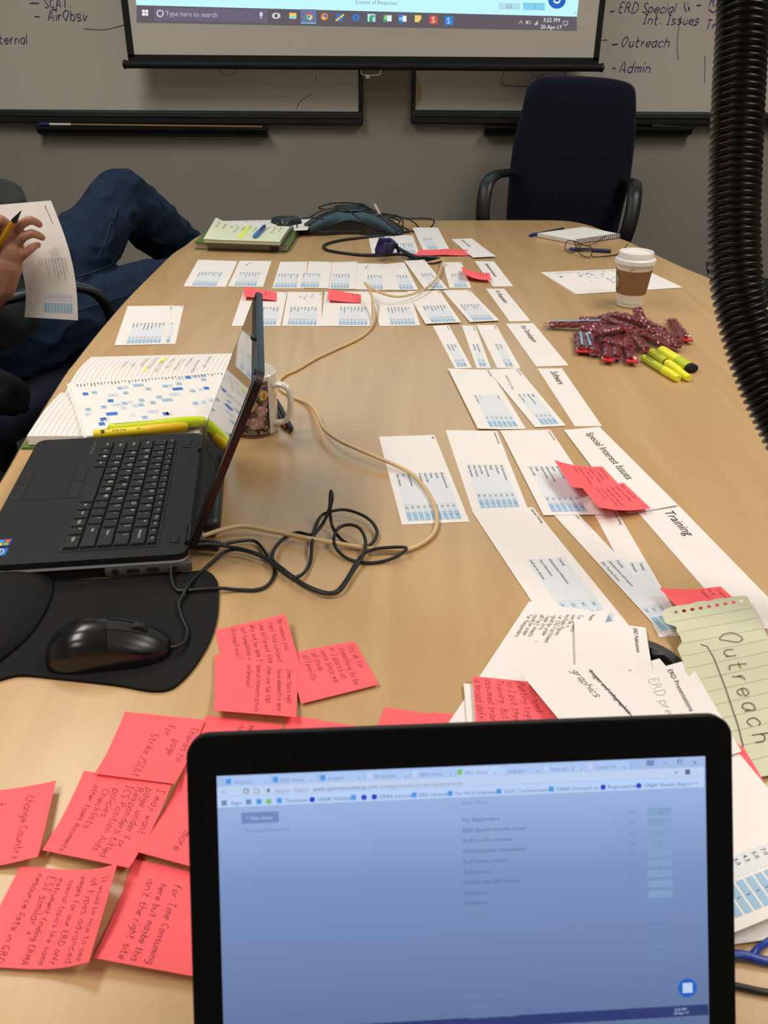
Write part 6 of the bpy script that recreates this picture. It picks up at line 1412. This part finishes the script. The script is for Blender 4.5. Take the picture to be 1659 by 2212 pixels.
head = [(HEAD + Vector((0, 0, .03)), .092, HEAD + Vector((.035, .012, -.035)), .068), (HEAD + Vector((.05, .02, -.07)), .040, HEAD + Vector((.03, .01, -.08)), .045), (HEAD + Vector((-.01, 0, -.08)), .052, Vector((-1.21, 2.06, 1.18)), .058),
        (HEAD + Vector((.085, .03, .01)), .012, HEAD + Vector((.108, .036, -.022)), .015), (HEAD + Vector((.02, -.095, -.01)), .016, HEAD + Vector((.015, -.097, .02)), .016), (HEAD + Vector((-.01, .097, -.01)), .016, HEAD + Vector((-.015, .097, .02)), .016),
        (WRL, .026, W(30, 480, 2.10), .028), (W(30, 480, 2.10), .022, W(45, 520, 2.05), .012)]
me = blob(head, .006, 4); o = link('head_and_left_hand', me, SKIN, per, 180); o.location = -wloc(per)
me = blob([(HEAD + Vector((-.02, 0, .05)), .094, HEAD + Vector((-.035, -.01, -.01)), .088), (HEAD + Vector((.02, .01, .085)), .06, HEAD + Vector((-.04, 0, .06)), .08)], .007, 4, .006, 60); o = link('hair', me, mat('hair_brown', (58, 44, 34), .7), per, 180); o.location = -wloc(per)
for e_ in (-.032, .032):
    c_ = HEAD + Vector((.092 - abs(e_) * .2, .03 + e_, .012)); build('eye', MB().lathe([(.001, -.008), (.008, -.005), (.0095, 0), (.008, .005), (.001, .008)], Matrix.Translation(c_), 12), mat('eye_white', (220, 216, 210), .2), per, smooth=80)
me = blob([(HIPA + Vector((-.05, -.05, 0)), .13, HIPB + Vector((-.02, .04, .02)), .13), (HIPA, .115, KNA.lerp(HIPA, .45), .096), (KNA.lerp(HIPA, .45), .096, KNA, .077), (KNA, .077, KNA.lerp(ANA, .4), .084), (KNA.lerp(ANA, .4), .084, ANA, .082),
           (ANA, .080, ANA + (ANA - KNA).normalized() * .05, .076), (HIPB, .115, KNB.lerp(HIPB, .4), .096), (KNB.lerp(HIPB, .4), .096, KNB, .080), (KNB, .078, ANB, .062)], .0075, 3, .0065, 13, True)
jeans = link('jeans', me, DENIM, per, 180); jeans.location = -wloc(per)
# stitched seams laid on the denim
STI = mat('seam_thread', (56, 68, 90), .9)
def seam(pts, r_=.0022):
    dg = bpy.context.evaluated_depsgraph_get(); q = []
    for x, y in pts:
        d = ray(x, y).normalized(); inv = jeans.matrix_basis.copy(); org = CAMP - Vector(wloc(jeans))
        ok, loc_, nn, ii = jeans.ray_cast(org, d)
        if ok: q.append(loc_ + Vector(wloc(jeans)) - d * .003)
    return q
for pl in ([(252, 448), (246, 470), (235, 492), (228, 520), (210, 558)], [(262, 462), (280, 485), (300, 505), (330, 532)], [(166, 598), (200, 588), (250, 568), (290, 556)], [(165, 672), (200, 660), (240, 648), (275, 636)]):
    q = seam(pl)
    if len(q) > 2: build('seam', MB().tube(catmull(q, 4), .0011, 6), STI, jeans, smooth=80)
me = blob([(Vector((-1.02, 2.12, .66)), .15, Vector((-1.17, 2.06, .92)), .155), (Vector((-1.17, 2.06, .92)), .155, Vector((-1.21, 2.06, 1.04)), .13), (SHR, .075, SHL, .075), (Vector((-1.21, 2.06, 1.10)), .07, Vector((-1.21, 2.06, 1.16)), .06), (SHL, .068, ELL, .056), (ELL, .056, WRL, .046), (WRL, .046, W(24, 452, 2.12), .040),
           (SHR, .068, Vector((-1.20, 1.72, .84)), .060), (Vector((-1.20, 1.72, .84)), .060, el, .054), (el, .054, el.lerp(wr, .74), .046)], .011, 4, .006, 14)
o = link('sweater', me, SHIRT, per, 180); o.location = -wloc(per)
for an, kn in ((ANA, KNA), (ANB, KNB)):
    dd_ = (an - kn).normalized(); f_ = an + dd_ * .07
    me = blob([(an + dd_ * .03, .045, f_, .043), (f_, .043, f_ + Vector((.10, .12, -.03)), .036)], .008, 3); o = link('shoe', me, mat('shoe_brown', (46, 36, 30), .6), per, 180); o.location = -wloc(per)
# pen in the hand
a, b = W(46, 455, HY - .030), W(-22, 556, HY - .024)
along(a, b, 'ballpoint_pen', 'yellow pen with a black tip held in the person\'s hand', [(.22, .0058), (1, .0056)], mat('pen_amber', (190, 140, 24), .35), 'pen', [('tip', [(0, .0006), (.10, .0030), (.20, .0056), (.23, .0060)], BLACKP)])
# printed strip held in the hand
c = [W(-45, 446, 1.90), W(110, 433, 1.915), W(168.5, 692, 1.845), W(53, 685, 1.845)]
s = Surf(c, lambda u, v: Vector((.020 * math.sin(math.pi * u) * v + .042 * math.sin(math.pi * u) * (1 - v), -.012 * math.sin(math.pi * u), 0)), True)
s.nrm = (c[2] - c[0]).cross(c[1] - c[0]).normalized()
if s.nrm.y < 0: s.nrm = -s.nrm
ctr = (c[0] + c[2]) / 2
o = build('paper_strip', s.sheet(14, 6), PAPER, base=ctr, smooth=60); tag(o, 'curved printed strip held up in the person\'s hand', 'paper strip', 'printed paper strips on the table')
mb = MB(); Wd = s.W; k = s.L / .279; y = Wd - .012
s.text(mb, 'Response References', .008, Wd - .016, .0042, 0, off=.0006)
for i, t in enumerate(['For Responders', 'ERD Special Interest Issues', 'Stuff not for intranet', 'Administrative Information', 'Spill Science basics', 'References', 'NOAA and Spill Science', 'Resources', 'Outreach']):
    yy = y - .0082 * (i + 1)
    s.text(mb, t, .128 * k, yy + .0024, .0042, 4, off=.0006); s.rect(mb, .214 * k, .232 * k, yy + .0006, yy + .0076, 2, .0004); s.text(mb, NUMS[i], .219 * k, yy + .002, .0042, 4, off=.0007)
    s.rect(mb, .238 * k, .262 * k, yy + .0008, yy + .0068, 1, .0005)
for i in range(4): s.hand(mb, 'notes ok', .088 + .003 * i, Wd - .030 - .006 * i, .005, 4, .0003, off=.0006, rnd=random.Random(i))
build('print', mb, PRINTM, o)
# black jacket over a chair at the lower left
me = blob([(Vector((-1.10, 1.56, .66)), .10, Vector((-.86, 1.44, .63)), .09), (Vector((-1.05, 1.55, .74)), .072, Vector((-.80, 1.52, .73)), .056), (Vector((-.80, 1.52, .73)), .056, Vector((-.715, 1.50, .705)), .050),
           (Vector((-1.12, 1.34, .64)), .11, Vector((-.88, 1.20, .60)), .10), (Vector((-.88, 1.20, .60)), .09, Vector((-.76, 1.10, .55)), .07), (Vector((-1.22, 1.40, .80)), .07, Vector((-1.22, 1.15, .80)), .06), (Vector((-.84, 1.40, .60)), .07, Vector((-.75, 1.30, .54)), .06)], .011, 4, .010, 12, True)
o = link('draped_jacket', me, BLKC, None, 180); tag(o, 'black fleece jacket heaped on a chair beside the left edge of the table', 'jacket')
office_chair('navy office chair holding the heaped black jacket, at the left of the table', (-1.0, 1.32, 0), math.pi / 2, arm_dz=-.085)
